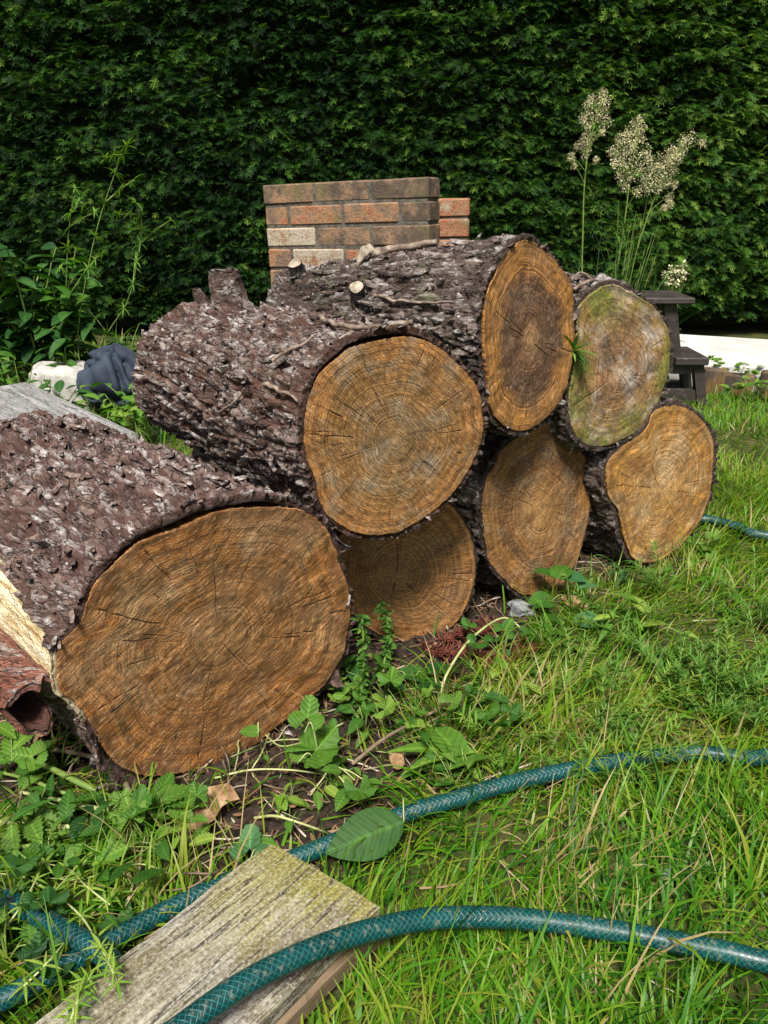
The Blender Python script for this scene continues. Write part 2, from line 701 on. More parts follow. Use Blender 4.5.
gx = spaced(-2.2, 2.6, .022, 70)
gy = spaced(.2, 4.4, .022, 70)
GX, GY = np.meshgrid(gx, gy, indexing='ij')
fx, fy = GX.ravel(), GY.ravel()
near = np.exp(-np.maximum(0, np.hypot(fx, fy - 1.5) - 4) / 3)
sm = soil_mask(fx, fy)
gz = ground_z(fx, fy) * near + sm * (fbm(np.stack([fx * 60, fy * 60, 0 * fx], 1), 5, 3) - .5) * .02
m = M('soil_and_turf', .95, .15)
so = m.attr('soil').outputs['Fac']
n1 = m.noise(m.coord(), 60, 6, .7)
n2 = m.noise(m.coord(), 7, 4, .6)
soil_c = m.ramp(n1, [(.3, (.008, .006, .005)), (.5, (.028, .019, .014)), (.66, (.06, .042, .03)), (.78, (.16, .12, .085))])
turf_c = m.ramp(m.math('ADD', m.math('MULTIPLY', n1, .5), m.math('MULTIPLY', n2, .5)),
                [(.35, (.015, .02, .006)), (.5, (.04, .05, .012)), (.62, (.09, .075, .028)), (.75, (.17, .14, .06))])
m.color(m.mix(so, turf_c, soil_c))
m.bump(n1, .9, .012)
ground = build('ground', [(np.stack([fx, fy, gz], 1), grid_faces(len(gx), len(gy)))], m.m, attrs={'soil': sm})
tag(ground, None, None, kind='structure')

# ------------------------------------------------------------------ hedge
HEDGE_Y = 4.45


def spray_tmpl():
    """a flat drooping spray of scale-leaved foliage: a stem with side twigs, each a narrow blade"""
    V, Fq = [], []

    def blade(p, d, L, w):
        b = len(V)
        d = d / np.linalg.norm(d)
        s = np.cross(d, [0, 0, 1.0])
        s /= np.linalg.norm(s) + 1e-9
        V.extend([p, p + d * L * .5 + s * w * .5, p + d * L, p + d * L * .5 - s * w * .5])
        Fq.append([b, b + 1, b + 2, b + 3])
    for k in range(6):
        t = k / 5
        p = np.array([0, t, -.30 * t * t])
        tang = np.array([0, 1, -.60 * t])
        blade(p - tang * .1, tang, .36, .075)
        if k == 5:
            continue
        for s_ in (-1, 1):
            L = (.46 * math.sin(math.pi * (t * .75 + .2)) + .10) * (1 + .25 * ((k * 7 + s_) % 3 - 1))
            blade(p + tang * (.06 if s_ > 0 else 0), tang * .8 + np.array([s_ * .75, 0, -.10 + .1 * ((k + s_) % 2)]), L, .075)
    V = np.array(V)
    return V, np.array(Fq)


mh = M('hedge_foliage', .6, .2)
ht = mh.attr('tint').outputs['Fac']
hc = mh.ramp(mh.math('ADD', ht, mh.gray(mh.noise(mh.coord(), 3, 3), .3, .7, -.15, .15)),
             [(.1, (.007, .022, .007)), (.42, (.020, .064, .011)), (.7, (.055, .140, .016)), (.97, (.15, .24, .035))])
mh.color(hc)
mh.translucent(mh.mix(1.0, hc, (1.3, 1.5, .5), 'MULTIPLY'), .22)
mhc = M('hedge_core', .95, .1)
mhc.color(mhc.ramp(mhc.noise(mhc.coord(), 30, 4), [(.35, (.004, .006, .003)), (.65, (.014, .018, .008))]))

hedge = thing('hedge', 'tall clipped dark green conifer hedge closing off the back of the garden', 'hedge', (0, HEDGE_Y + .5, 0))
hx0, hx1, hz0, hz1 = -4.6, 4.8, .10, 2.5


def hedge_front(x, z):
    q = np.stack([x * 1.3, 0 * x, z * 1.3], 1)
    q2 = np.stack([x * 4.5, 0 * x, z * 7], 1)
    return HEDGE_Y - (fbm(q, 31, 2) - .5) * .14 - (fbm(q2, 33, 3) - .5) * .13 + .12 * sstep(.5, .1, z)


hxs = np.linspace(hx0, hx1, 140)
hzs = np.linspace(hz0 - .05, hz1, 60)
HX, HZ = np.meshgrid(hxs, hzs, indexing='ij')
hv = np.stack([HX.ravel(), hedge_front(HX.ravel(), HZ.ravel()) + .07, HZ.ravel()], 1)
hb = hv.copy()
hb[:, 1] = HEDGE_Y + 1.0
nx_, nz_ = HX.shape
top = np.array([[i * nz_ + nz_ - 1, (i + 1) * nz_ - 1 + nz_, nx_ * nz_ + (i + 1) * nz_ - 1 + nz_, nx_ * nz_ + i * nz_ + nz_ - 1] for i in range(nx_ - 1)])
bot = np.array([[i * nz_, (i + 1) * nz_, nx_ * nz_ + (i + 1) * nz_, nx_ * nz_ + i * nz_] for i in range(nx_ - 1)])
hs = build('shaded_core', [(np.vstack([hv, hb]), np.vstack([grid_faces(nx_, nz_), grid_faces(nx_, nz_, base=nx_ * nz_), top, bot]))], mhc.m, hedge)  # solid backing; its near-black colour paints the shade between the sprays
SV, S4 = spray_tmpl()
NS = 98000
sx = np.concatenate([rng.uniform(-3.1, 3.4, NS), rng.uniform(hx0, hx1, 3500)])
sz = np.concatenate([rng.uniform(hz0 + .02, 2.15, NS), rng.uniform(hz0, hz1, 3500)])
layer = np.sin(sz * 68 + 5 * fbm(np.stack([sx * 2.5, 0 * sx, sz * 2], 1), 71, 2) * 6)      # tiers of drooping sprays
keep = rng.random(len(sx)) < .65 + .35 * layer
sx, sz = sx[keep], sz[keep]
sy = hedge_front(sx, sz) + rng.uniform(-.015, .07, len(sx)) - .018 * layer[keep]
n = len(sx)
dr = np.stack([rng.normal(0, .8, n), -1 + rng.normal(0, .25, n), rng.normal(.05, .3, n)], 1)
Mx = frames(dr, rng.normal(0, .35, n))
sc = rng.uniform(.036, .070, n)
pos = np.stack([sx, sy, sz], 1)
w4 = scatter((SV, S4), pos, Mx, sc)
tint = np.repeat(np.clip(rng.normal(.34, .22, n) + .28 * sstep(-.6, 2.2, sx), 0, 1), len(SV))
build('foliage', [w4], mh.m, hedge, {'tint': tint}, smooth=False)

# ------------------------------------------------------------------ paved slab and its log edging
mc = M('pale_concrete', .85, .2)
nn = mc.noise(mc.coord(), 4, 6, .65)
n9 = mc.noise(mc.coord(), 45, 4, .7)
mc.color(mc.mix(mc.gray(n9, .62, .75, 0, .5), mc.ramp(nn, [(.3, (.26, .25, .235)), (.55, (.40, .39, .375)), (.75, (.50, .49, .475))]), (.30, .28, .25)))
mc.bump(n9, .4, .004)
A0, A1 = gp(655, 360, .11), gp(768, 368, .11)
dx = (A1 - A0) / np.linalg.norm(A1 - A0)
dy = np.array([-dx[1], dx[0], 0])
slab_len, slab_dep = 2.6, .72
cS = A0 + dx * (slab_len / 2) + dy * (slab_dep / 2)
slab = build('patio_slab', box((cS[0], cS[1], .055), (slab_len, slab_dep, .11), np.stack([dx, dy, [0, 0, 1]], 1), .006), mc.m, smooth=False)
tag(slab, 'white concrete paving slab at the foot of the hedge behind the step stool', 'paving slab')

mlog = M('edging_wood', .9, .15)
en = mlog.noise(mlog.map(mlog.coord(), (30, 30, 4)), 1.0, 5, .65)
el_ = mlog.noise(mlog.coord(), 9, 3)
mlog.color(mlog.mix(mlog.gray(el_, .42, .6), mlog.ramp(en, [(.3, (.02, .017, .014)), (.6, (.07, .058, .046)), (.8, (.13, .11, .085))]),
                    mlog.ramp(en, [(.3, (.05, .03, .014)), (.6, (.13, .08, .035)), (.8, (.21, .14, .065))])))
mlog.bump(en, .6, .006)
first = None
k = 0
xx = .17
while xx < slab_len:
    wd = (.13, .09, .12, .10)[k % 4]
    c = A0 + dx * (xx + wd / 2) - dy * .035
    hgt = (.10, .085, .105, .095)[k % 4]
    if first is None:
        first = build('edging_post', box((0, 0, 0), (.118, .05, .13), np.stack([dx, dy, [0, 0, 1]], 1), .008), mlog.m, smooth=False)
        o = first
    else:
        o = first.copy()
        C.objects.link(o)
    o.location = (c[0], c[1], hgt - .065)
    o.scale = (1, 1, 1)
    tag(o, 'short timber edging post along the near side of the white slab', 'edging post', 'timber edging posts along the slab')
    xx += .125
    k += 1
    if k > 14:
        break

# ------------------------------------------------------------------ two-step stool
ms = M('dark_stained_wood', .55, .35)
sn = ms.noise(ms.map(ms.coord(), (6, 6, 40), (0, .0, 0)), 1.0, 4, .6)
sn2 = ms.noise(ms.coord(), 25, 4, .65)
ms.color(ms.mix(ms.gray(sn2, .56, .72, 0, .5), ms.ramp(sn, [(.3, (.014, .011, .010)), (.7, (.040, .031, .028))]), (.13, .11, .10)))
ms.bump(sn2, .3, .003)
YS = float(gp(700, 405)[1])
WS = .19


def at(x, y, Y=YS):
    return yp(x, y, Y)


stool = thing('step_stool', 'dark brown wooden two step stool on the grass by the white slab', 'step stool', (at(690, 405)[0] - .05, YS + WS / 2, 0))
zg = lambda y: float(at(690, y)[2])
xg = lambda x, y=370: float(at(x, y)[0])


def sbar(x0, y0, x1, y1, Yc, th=.035):
    """board between two heights, drawn in the stool's side plane"""
    P = np.array([[xg(x0[0], y0), Yc, zg(y0)], [xg(x0[1], y0), Yc, zg(y0)], [xg(x1[1], y1), Yc, max(zg(y1), .0)], [xg(x1[0], y1), Yc, max(zg(y1), .0)]])
    Vb = np.vstack([P - [0, th / 2, 0], P + [0, th / 2, 0]])
    Fb = np.array([[0, 1, 2, 3], [7, 6, 5, 4], [0, 4, 5, 1], [1, 5, 6, 2], [2, 6, 7, 3], [3, 7, 4, 0]])
    return Vb, Fb


for Yc in (YS + .018, YS + WS - .018):
    build('upright', [sbar((664, 677), 302, (671, 683), 374, Yc)], ms.m, stool, smooth=False)
    build('leg', [sbar((694, 705), 369, (697, 706), 405.5, Yc - .004)], ms.m, stool, smooth=False)
    build('leg', [sbar((640, 651), 302, (624, 636), 405.5, Yc - .004)], ms.m, stool, smooth=False)
    build('side_rail', [sbar((640, 705), 363.2, (640, 704), 373.5, Yc + .003)], ms.m, stool, smooth=False)
    build('side_rail', [sbar((630, 697), 390.5, (630, 697), 402, Yc + .003)], ms.m, stool, smooth=False)
for (x0, x1, y0, y1) in ((634, 682, 297, 303.2), (672, 705, 356.5, 364)):
    xc, wd = (xg(x0) + xg(x1)) / 2, xg(x1) - xg(x0)
    build('tread', box((xc, YS + WS / 2 - .005, (zg(y0) + zg(y1)) / 2), (wd, WS + .05, zg(y0) - zg(y1)), None, .004), ms.m, stool, smooth=False)

# ------------------------------------------------------------------ brick walls
mb = M('brick', .9, .15)
bt = mb.attr('tint').outputs['Fac']
bco = mb.coord()
bn = mb.noise(bco, 16, 5, .7)
bn2 = mb.noise(bco, 120, 4, .7)
bf = mb.math('ADD', bt, mb.gray(bn, .3, .7, -.34, .34))
bcol = mb.ramp(bf, [(.05, (.075, .056, .042)), (.3, (.17, .112, .074)), (.50, (.26, .145, .078)), (.64, (.24, .085, .044)), (.80, (.27, .19, .125)), (.97, (.33, .28, .215))])
bcol = mb.mix(mb.gray(bn2, .53, .66, 0, .75), bcol, (.05, .04, .03))
bm3 = mb.noise(mb.map(bco, (1, 1, 1), (0, 0, 0), (4, 4, 2)), 7, 5, .65)
bcol = mb.mix(mb.gray(bm3, .55, .68, 0, .7), bcol, (.10, .095, .035))
mb.color(bcol)
mb.bump(mb.math('ADD', bn2, bn), .7, .006)
mm = M('mortar', .95, .1)
mmn = mm.noise(mm.coord(), 50, 4, .7)
mm.color(mm.ramp(mmn, [(.35, (.045, .04, .032)), (.65, (.12, .108, .088))]))
mm.bump(mmn, .6, .006)


def brick_wall(name, label, x_end, Yend, ang, length, ztop, lean, courses, offs, tints, group=None):
    """free-standing half-brick wall; its right end stands at (x_end, Yend), it runs to the left"""
    d = np.array([-math.cos(ang), math.sin(ang), 0])
    nrm = np.array([-math.sin(ang), -math.cos(ang), 0])
    up = np.array([0, 0, 1.0])
    # lean in the wall's own plane
    d2 = d * math.cos(lean) - up * math.sin(lean)
    u2 = up * math.cos(lean) + d * math.sin(lean) * .0
    root = thing(name, label, 'brick wall', (x_end, Yend, 0), group)
    Rm = np.stack([d2, nrm, np.cross(d2, nrm)], 1)
    if Rm[2, 2] < 0:
        Rm[:, 2] *= -1
    parts, tn = [], []
    bh, bl, j = .066, .217, .009
    P0 = np.array([x_end, Yend, ztop])
    for c in range(courses):
        z = -c * (bh + j) - bh / 2
        a = -offs[c % len(offs)] * (bl + j)
        i = 0
        while a < length - .02:
            b0, b1 = max(a, 0), min(a + bl, length)
            if b1 - b0 > .02:
                cc = P0 + d2 * (b0 + b1) / 2 + Rm[:, 2] * z + nrm * random.uniform(-.003, .003)
                p = box(cc, (b1 - b0, .1025, bh), Rm, .005)
                t = tints(c, i)
                for q in p:
                    qv = q[0] + (np.stack([vnoise(q[0] * 40, 3), vnoise(q[0] * 40, 5), vnoise(q[0] * 40, 6)], 1) - .5) * .004
                    parts.append((qv, q[1]))
                    tn.append(np.full(len(q[0]), t))
            i += 1
            a += bl + j
    build('brickwork', parts, mb.m, root, {'tint': np.concatenate(tn)}, smooth=False)
    H = courses * (bh + j)
    cc = P0 + d2 * (length / 2) - Rm[:, 2] * (H / 2 + .004)
    build('mortar', box(cc, (length - .010, .0935, H - .006), Rm), mm.m, root, smooth=False)
    return root


pw = dp(434, 177, 2.62)
tl = [[.30, .22, .12], [.12, .42, .55, .40], [.08, .18, .95, .9], [.2, .4, .5, .6]]
brick_wall('brick_wall', 'weathered brown brick wall end standing behind the logs against the hedge', pw[0], pw[1], R_(26), .665, float(pw[2]), R_(2.2), 11, (0, .5),
           lambda c, i: [[.14, .22, .30, .12], [.12, .42, .48, .40], [.16, .30, .97, .92], [.10, .45, .93, .35]][c % 4][min(i, 3)] if c < 8 else random.uniform(.1, .5))
pw2 = dp(470, 198, 3.0)
brick_wall('brick_wall', 'short orange and red brick wall end half hidden behind the brown one', pw2[0], pw2[1], R_(8), .30, float(pw2[2]), R_(1.0), 11, (0.42, .0),
           lambda c, i: [.55, .67, .63, .5][c % 4])

# ------------------------------------------------------------------ logs
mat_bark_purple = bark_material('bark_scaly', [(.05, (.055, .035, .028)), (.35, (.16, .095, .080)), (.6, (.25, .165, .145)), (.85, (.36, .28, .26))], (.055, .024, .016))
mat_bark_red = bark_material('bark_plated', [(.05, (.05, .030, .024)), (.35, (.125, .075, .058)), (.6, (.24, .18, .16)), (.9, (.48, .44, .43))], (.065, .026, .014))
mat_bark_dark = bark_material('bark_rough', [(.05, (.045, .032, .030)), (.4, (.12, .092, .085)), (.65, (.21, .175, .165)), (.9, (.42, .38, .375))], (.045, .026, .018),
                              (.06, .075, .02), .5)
mat_wood_orange = wood_face_material('cut_wood_orange', [(.0, (.25, .165, .08)), (.25, (.21, .125, .052)), (.5, (.195, .105, .036)), (.78, (.215, .11, .034)), (1, (.21, .10, .03))],
                                     ring=62, ringdark=.8, saw_rot=.55, saw=.5, grey=(.30, .22, .125), grey_amt=.45, stain=(.085, .042, .017), stain_amt=.7, seed=1.0)
mat_wood_gold = wood_face_material('cut_wood_gold', [(.0, (.22, .16, .085)), (.3, (.19, .125, .055)), (.6, (.21, .13, .047)), (.85, (.26, .145, .048)), (1, (.24, .13, .045))],
                                   ring=58, saw_rot=-.75, saw=.36, grey=(.20, .165, .115), grey_amt=.9, stain=(.08, .045, .02), stain_amt=.4, seed=5.0)
mat_wood_dim = wood_face_material('cut_wood_brown', [(.0, (.30, .20, .10)), (.4, (.28, .17, .07)), (.8, (.30, .165, .058)), (1, (.27, .145, .05))],
                                  ring=56, saw_rot=.06, saw=.3, grey=(.2, .15, .09), stain_amt=.4, seed=9.0)
mat_wood_heart = wood_face_material('cut_wood_dark_heart', [(.0, (.30, .20, .11)), (.2, (.16, .095, .055)), (.45, (.088, .052, .036)), (.62, (.092, .052, .032)), (.74, (.33, .18, .055)), (.92, (.42, .235, .065)), (1, (.32, .17, .05))],
                                    ring=46, ringdark=.5, saw_rot=.75, saw=.26, grey=(.22, .16, .11), grey_amt=.35, stain=(.07, .03, .012), stain_amt=.6, seed=13.0)
mat_wood_grey = wood_face_material('cut_wood_grey_algae', [(.0, (.25, .185, .12)), (.35, (.23, .145, .085)), (.65, (.24, .165, .08)), (.85, (.26, .19, .06)), (1, (.22, .17, .05))],
                                   ring=54, saw_rot=-.6, saw=.3, grey=(.42, .37, .33), grey_amt=.85, stain=(.05, .038, .025), stain_amt=.75, algae=(.12, .15, .022), algae_amt=1.0, seed=17.0)
mat_wood_pale = wood_face_material('cut_wood_banded', [(.0, (.36, .25, .12)), (.25, (.30, .19, .075)), (.5, (.21, .12, .046)), (.68, (.105, .058, .030)), (.8, (.28, .16, .05)), (1, (.19, .10, .032))],
                                   ring=50, saw_rot=.2, saw=.22, grey=(.30, .24, .16), grey_amt=.4, stain=(.10, .05, .02), stain_amt=.5, seed=23.0)
mat_wood_bright = wood_face_material('cut_wood_bright', [(.0, (.42, .29, .12)), (.3, (.36, .235, .085)), (.6, (.30, .18, .058)), (.85, (.36, .215, .055)), (1, (.25, .14, .036))],
                                     ring=56, saw_rot=.45, saw=.34, grey=(.46, .36, .21), grey_amt=.55, stain=(.10, .052, .018), stain_amt=.65, seed=29.0)
m_cutend = M('pale_cut_end', .8, .2)
cn = m_cutend.noise(m_cutend.coord(), 80, 4, .6)
m_cutend.color(m_cutend.ramp(cn, [(.3, (.08, .06, .042)), (.5, (.21, .175, .13)), (.75, (.38, .335, .27))]))


def angdiff(a, b):
    return (a - b + math.pi) % (2 * math.pi) - math.pi


def make_face(name, root, c, u, v, n, rfun, mat, Nth, Mr, cracks, seed, R, wall=.10, notch=None):
    th = np.linspace(0, 2 * math.pi, Nth, endpoint=False)
    rt = rfun(th)
    rho = np.concatenate([np.linspace(.0, 1, Mr) ** .8])
    RH, TH = np.meshgrid(rho, th, indexing='ij')
    cr = np.zeros_like(RH)
    for (a, r0, r1, w) in cracks:
        wob = (vnoise(np.stack([RH.ravel() * 9, np.full(RH.size, a * 7.0), np.full(RH.size, seed * 1.0)], 1), 7).reshape(RH.shape) - .5) * .03
        dth = np.abs(angdiff(TH, R_(a) + wob)) * np.maximum(RH, .02) * R
        tw = np.clip((RH - r0) / .05, 0, 1) * np.clip((r1 - RH) / max(.05, (r1 - r0) * .5), 0, 1)
        ww = w * .34 * (.35 + .65 * tw)
        cr = np.maximum(cr, np.exp(-(dth / ww) ** 2) * (tw > 0) * np.minimum(1, tw * 2.0))
    rr = RH * rt[None, :]
    P = c + (np.cos(TH) * rr)[..., None] * u + (np.sin(TH) * rr)[..., None] * v
    q = P.reshape(-1, 3)
    hgt = (fbm(q * 30, seed, 3) - .5) * .008 + (vnoise(q * 9, seed + 3) - .5) * .006
    hgt = hgt - cr.ravel() * .003
    P = q + hgt[:, None] * n
    att = np.stack([(RH * np.cos(TH)).ravel(), (RH * np.sin(TH)).ravel(), cr.ravel()], 1)
    # the side of the wood, running back under the bark
    last = P[-Nth:]
    la = att[-Nth:].copy()
    rows, ra = [], []
    for dd in (.004, .03, wall):
        rows.append(last - n * dd - (last - c) * (.012 if dd < .02 else .03))
        ra.append(la)
    P = np.vstack([P] + rows)
    att = np.vstack([att] + ra)
    return build(name, [(P, grid_faces(Mr + 3, Nth, True))], mat, root, {'fc': att}), rt, th


def make_log(label, poly, pith, az, el, d, ax_az, L, back_r, back_z, wood, barkm, cracks, seed, bark_t=.012, Nth=420, Ns=150, flakes=900,
             gap=None, bare=None, amp=1.0, along=.05, across=.024, group='cut logs of the pile', fl_size=1.0, ridge=.012, strips=0):
    a, e = R_(az), R_(el)
    n = np.array([math.sin(a) * math.cos(e), -math.cos(a) * math.cos(e), math.sin(e)])
    u = np.cross([0, 0, 1.0], n)
    u /= np.linalg.norm(u)
    v = np.cross(n, u)
    poly = catmull(poly, 12, True)
    cpx = ((poly[:, 0].min() + poly[:, 0].max()) / 2, (poly[:, 1].min() + poly[:, 1].max()) / 2)
    C0 = dp(*cpx, d)

    def on_plane(x, y):
        r = ray(x, y)
        return CAMP + r * (((C0 - CAMP) @ n) / (r @ n))
    pts = np.array([on_plane(x, y) for x, y in poly])
    pc = on_plane(*pith)
    cen = C0

    def polar(center):
        X, Y = (pts - center) @ u, (pts - center) @ v
        t = np.arctan2(Y, X) % (2 * math.pi)
        r = np.hypot(X, Y)
        o = np.argsort(t)
        return lambda q: np.interp(q % (2 * math.pi), t[o], r[o], period=2 * math.pi) * (1 + .014 * (vnoise(np.stack([np.cos(q) * 9, np.sin(q) * 9, 0 * q + seed], 1), 2) - .5) + .016 * (fbm(np.stack([np.cos(q) * 45, np.sin(q) * 45, 0 * q + seed], 1), 4, 2) - .5))
    Rm = float(np.mean(polar(cen)(np.linspace(0, 6.28, 90))))
    root = thing('log', label, 'log', (cen[0], cen[1], 0), group)
    rnd = random.Random(seed)
    crk = list(cracks)
    for _ in range(24):
        r0 = rnd.uniform(.1, .75)
        crk.append((rnd.uniform(0, 360), r0, min(.99, r0 + rnd.uniform(.15, .5)), rnd.uniform(.0007, .0013)))
    make_face('cut_face', root, pc, u, v, n, polar(pc), wood, 720, 78, crk, seed, Rm)
    # bark: a loft from the outline of the cut to the far end
    AX = np.array([-math.sin(R_(ax_az)), math.cos(R_(ax_az)), 0])
    cb = cen + AX * L
    cb[2] = back_z
    AX = (cb - cen) / np.linalg.norm(cb - cen)
    ub = np.cross(AX, [0, 0, 1.0])
    ub /= np.linalg.norm(ub)
    vb = np.cross(ub, AX)
    th = np.linspace(0, 2 * math.pi, Nth, endpoint=False)
    rf = polar(cen)(th)
    gp_ = gap(th) if gap else np.zeros(Nth)
    s = np.linspace(0, 1, Ns) ** 1.15
    lobes = 1 + .05 * np.sin(2 * th + seed) + .035 * np.sin(3 * th + 2 * seed)
    Pf = cen + (np.cos(th) * (rf + bark_t))[:, None] * u + (np.sin(th) * (rf + bark_t))[:, None] * v
    Pb = cb + (np.cos(th) * back_r * lobes)[:, None] * ub + (np.sin(th) * back_r * lobes)[:, None] * vb
    P = Pf[None] * (1 - s)[:, None, None] + Pb[None] * s[:, None, None]
    cen_s = cen[None] * (1 - s)[:, None] + cb[None] * s[:, None]
    rad = P - cen_s[:, None, :]
    rad = rad - (rad @ AX)[..., None] * AX
    rad /= np.linalg.norm(rad, axis=2)[..., None]
    S, TH = np.meshgrid(s, th, indexing='ij')
    q = np.stack([S.ravel() * L / along, (np.cos(TH) * Rm / across).ravel(), (np.sin(TH) * Rm / across).ravel()], 1)
    w = np.stack([fbm(q * .7, seed + 40, 2), fbm(q * .7, seed + 50, 2), fbm(q * .7, seed + 60, 2)], 1) - .5
    f1, f2, cid, off = voronoi(q + w * 1.3, seed)
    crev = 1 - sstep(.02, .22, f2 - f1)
    f1b, f2b, cidb, offb = voronoi(q * 2.3 + w * 1.1 + 31, seed + 5)
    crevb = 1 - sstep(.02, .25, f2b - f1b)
    low = fbm(np.stack([S.ravel() * L * 7, (np.cos(TH) * Rm * 9).ravel(), (np.sin(TH) * Rm * 9).ravel()], 1), seed + 70, 3) - .5
    D = (cid - .5) * .006 + off[:, 0] * .0025 - crev * .0055 + (cidb - .5) * .0030 + offb[:, 0] * .002 - crevb * .0018 + low * .036 + (1 - 2 * np.abs(fbm(np.stack([S.ravel() * L * 5, (np.cos(TH) * Rm * 26).ravel(), (np.sin(TH) * Rm * 26).ravel()], 1), seed + 99, 3) - .5) - .8) * ridge
    D = D + (fbm(q * np.array([1.2, 4.5, 4.5]), seed + 80, 3) - .5) * .007
    bm_ = bare(TH, S).ravel() if bare else np.zeros(D.shape)
    D = D * amp * (1 - .85 * bm_) - bm_ * (bark_t + .004)
    fade = np.clip(S.ravel() / .02, 0.25, 1)
    gapS = (gp_[None, :] * np.exp(-S / .10)).ravel()
    P = P.reshape(-1, 3) + rad.reshape(-1, 3) * (D * fade + gapS)[:, None]
    # a ragged lip at the saw cut
    lip = (fbm(np.stack([np.cos(th) * 22, np.sin(th) * 22, 0 * th + seed], 1), 90 + seed, 4) - .5) * .020 - .002
    lipf = np.exp(-S / .03) * (1 - bm_.reshape(S.shape))
    P = P + (lipf * lip[None, :]).ravel()[:, None] * n
    tint = np.clip(.28 + .42 * cid + .22 * (cidb - .5) + .5 * low, 0, 1)
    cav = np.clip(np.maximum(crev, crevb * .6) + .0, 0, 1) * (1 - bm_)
    # inner rows: the thickness of the bark and the recess between bark and wood
    rows, at_ = [], []
    lipP = P[:Nth]
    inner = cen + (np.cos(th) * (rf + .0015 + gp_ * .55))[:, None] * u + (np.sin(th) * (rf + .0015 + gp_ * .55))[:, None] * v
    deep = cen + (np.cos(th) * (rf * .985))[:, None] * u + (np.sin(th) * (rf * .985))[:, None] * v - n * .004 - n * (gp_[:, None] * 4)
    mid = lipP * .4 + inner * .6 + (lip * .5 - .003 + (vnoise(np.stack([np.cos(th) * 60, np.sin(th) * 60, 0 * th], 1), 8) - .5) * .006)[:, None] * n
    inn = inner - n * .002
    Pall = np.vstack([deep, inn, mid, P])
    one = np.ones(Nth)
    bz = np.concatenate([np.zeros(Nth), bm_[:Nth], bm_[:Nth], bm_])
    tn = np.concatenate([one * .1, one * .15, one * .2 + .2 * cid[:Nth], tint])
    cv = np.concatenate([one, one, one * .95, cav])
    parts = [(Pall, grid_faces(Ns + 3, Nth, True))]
    # loose scales standing off the bark
    if flakes:
        g = np.linspace(-1, 1, 3)
        FX, FY = np.meshgrid(g, np.linspace(0, 1, 4), indexing='ij')
        tv = np.stack([(FX * np.array([.28, .52, .44, .12])[None, :] + np.array([[0, .08, -.06, .1]]) * (1 + FX * .5)).ravel(), FY.ravel(), (.16 * FY ** 2 - .16 * FX ** 2).ravel()], 1)
        tf = grid_faces(3, 4)
        idx = rng.choice(len(P), flakes, p=(lambda ww: ww / ww.sum())((1 - bm_) * (S.ravel() > .01)))
        fl_d = AX[None] * rng.choice([-1, 1], flakes)[:, None] + rng.normal(0, .55, (flakes, 3))
        rn = rad.reshape(-1, 3)[idx]
        fl_d = fl_d - (np.einsum('ij,ij->i', fl_d, rn))[:, None] * rn + rn * np.abs(rng.normal(0, .14, flakes))[:, None]
        y = fl_d / np.linalg.norm(fl_d, axis=1)[:, None]
        x = np.cross(y, rn)
        x /= np.linalg.norm(x, axis=1)[:, None]
        z = np.cross(x, y)
        Mx = np.stack([x, y, z], -1)
        sc3 = np.stack([rng.uniform(.006, .016, flakes), rng.uniform(.009, .026, flakes), rng.uniform(.012, .03, flakes)], 1) * fl_size
        fv = scatter((tv, tf), P[idx] - rn * .002, Mx, sc3)
        parts.append(fv)
        ft = np.repeat(np.clip(rng.normal(.5, .22, flakes), 0, 1), len(tv))
        tn = np.concatenate([tn, ft])
        cv = np.concatenate([cv, ft * 0])
        bz = np.concatenate([bz, ft * 0])
    if strips:
        idx2 = rng.choice(len(P), strips, p=(lambda ww: ww / ww.sum())((1 - bm_) * (S.ravel() > .14) * (S.ravel() < .88)))
        d2 = AX[None] * rng.choice([-1, 1], strips)[:, None] + rng.normal(0, .16, (strips, 3))
        rn = rad.reshape(-1, 3)[idx2]
        d2 = d2 - (np.einsum('ij,ij->i', d2, rn))[:, None] * rn + rn * np.abs(rng.normal(0, .07, strips))[:, None]
        y = d2 / np.linalg.norm(d2, axis=1)[:, None]
        x = np.cross(y, rn)
        x /= np.linalg.norm(x, axis=1)[:, None]
        z = np.cross(x, y)
        sc3 = np.stack([rng.uniform(.006, .017, strips), rng.uniform(.025, .065, strips), rng.uniform(.014, .03, strips)], 1)
        g2 = np.linspace(0, 1, 8)
        SX, SY = np.meshgrid(np.linspace(-1, 1, 4), g2, indexing='ij')
        wv = .5 * np.array([.35, .9, .75, 1, .8, .95, .5, .15])[None] * (1 + .2 * np.sin(SX * 7 + SY * 23))
        sv_ = np.stack([(SX * wv + .12 * np.sin(SY * 9)).ravel(), SY.ravel(), (.14 * SY ** 2 - .22 * SX ** 2 + .1).ravel()], 1)
        fs = scatter((sv_, grid_faces(4, 8)), P[idx2] - rn * .001, np.stack([x, y, z], -1), sc3)
        parts.append(fs)
        ft2 = np.repeat(np.clip(rng.normal(.6, .25, strips), 0, 1), len(sv_))
        tn = np.concatenate([tn, ft2])
        cv = np.concatenate([cv, ft2 * 0])
        bz = np.concatenate([bz, ft2 * 0])
    bcr = np.stack([S.ravel() * L, (np.cos(TH) * Rm).ravel(), (np.sin(TH) * Rm).ravel()], 1)
    bc = np.vstack([bcr[:Nth] - [.09, 0, 0], bcr[:Nth] * 1.06 - [.035, 0, 0], bcr[:Nth] * 1.03 - [.016, 0, 0], bcr] + ([np.repeat(bcr[idx], len(tv), 0) + fv[0] * .6] if flakes else []) + ([np.repeat(bcr[idx2], len(sv_), 0) + fs[0] * .6] if strips else []))
    bark = build('bark', parts, barkm, root, {'tint': tn, 'cav': cv, 'bare': bz, 'bc': bc})
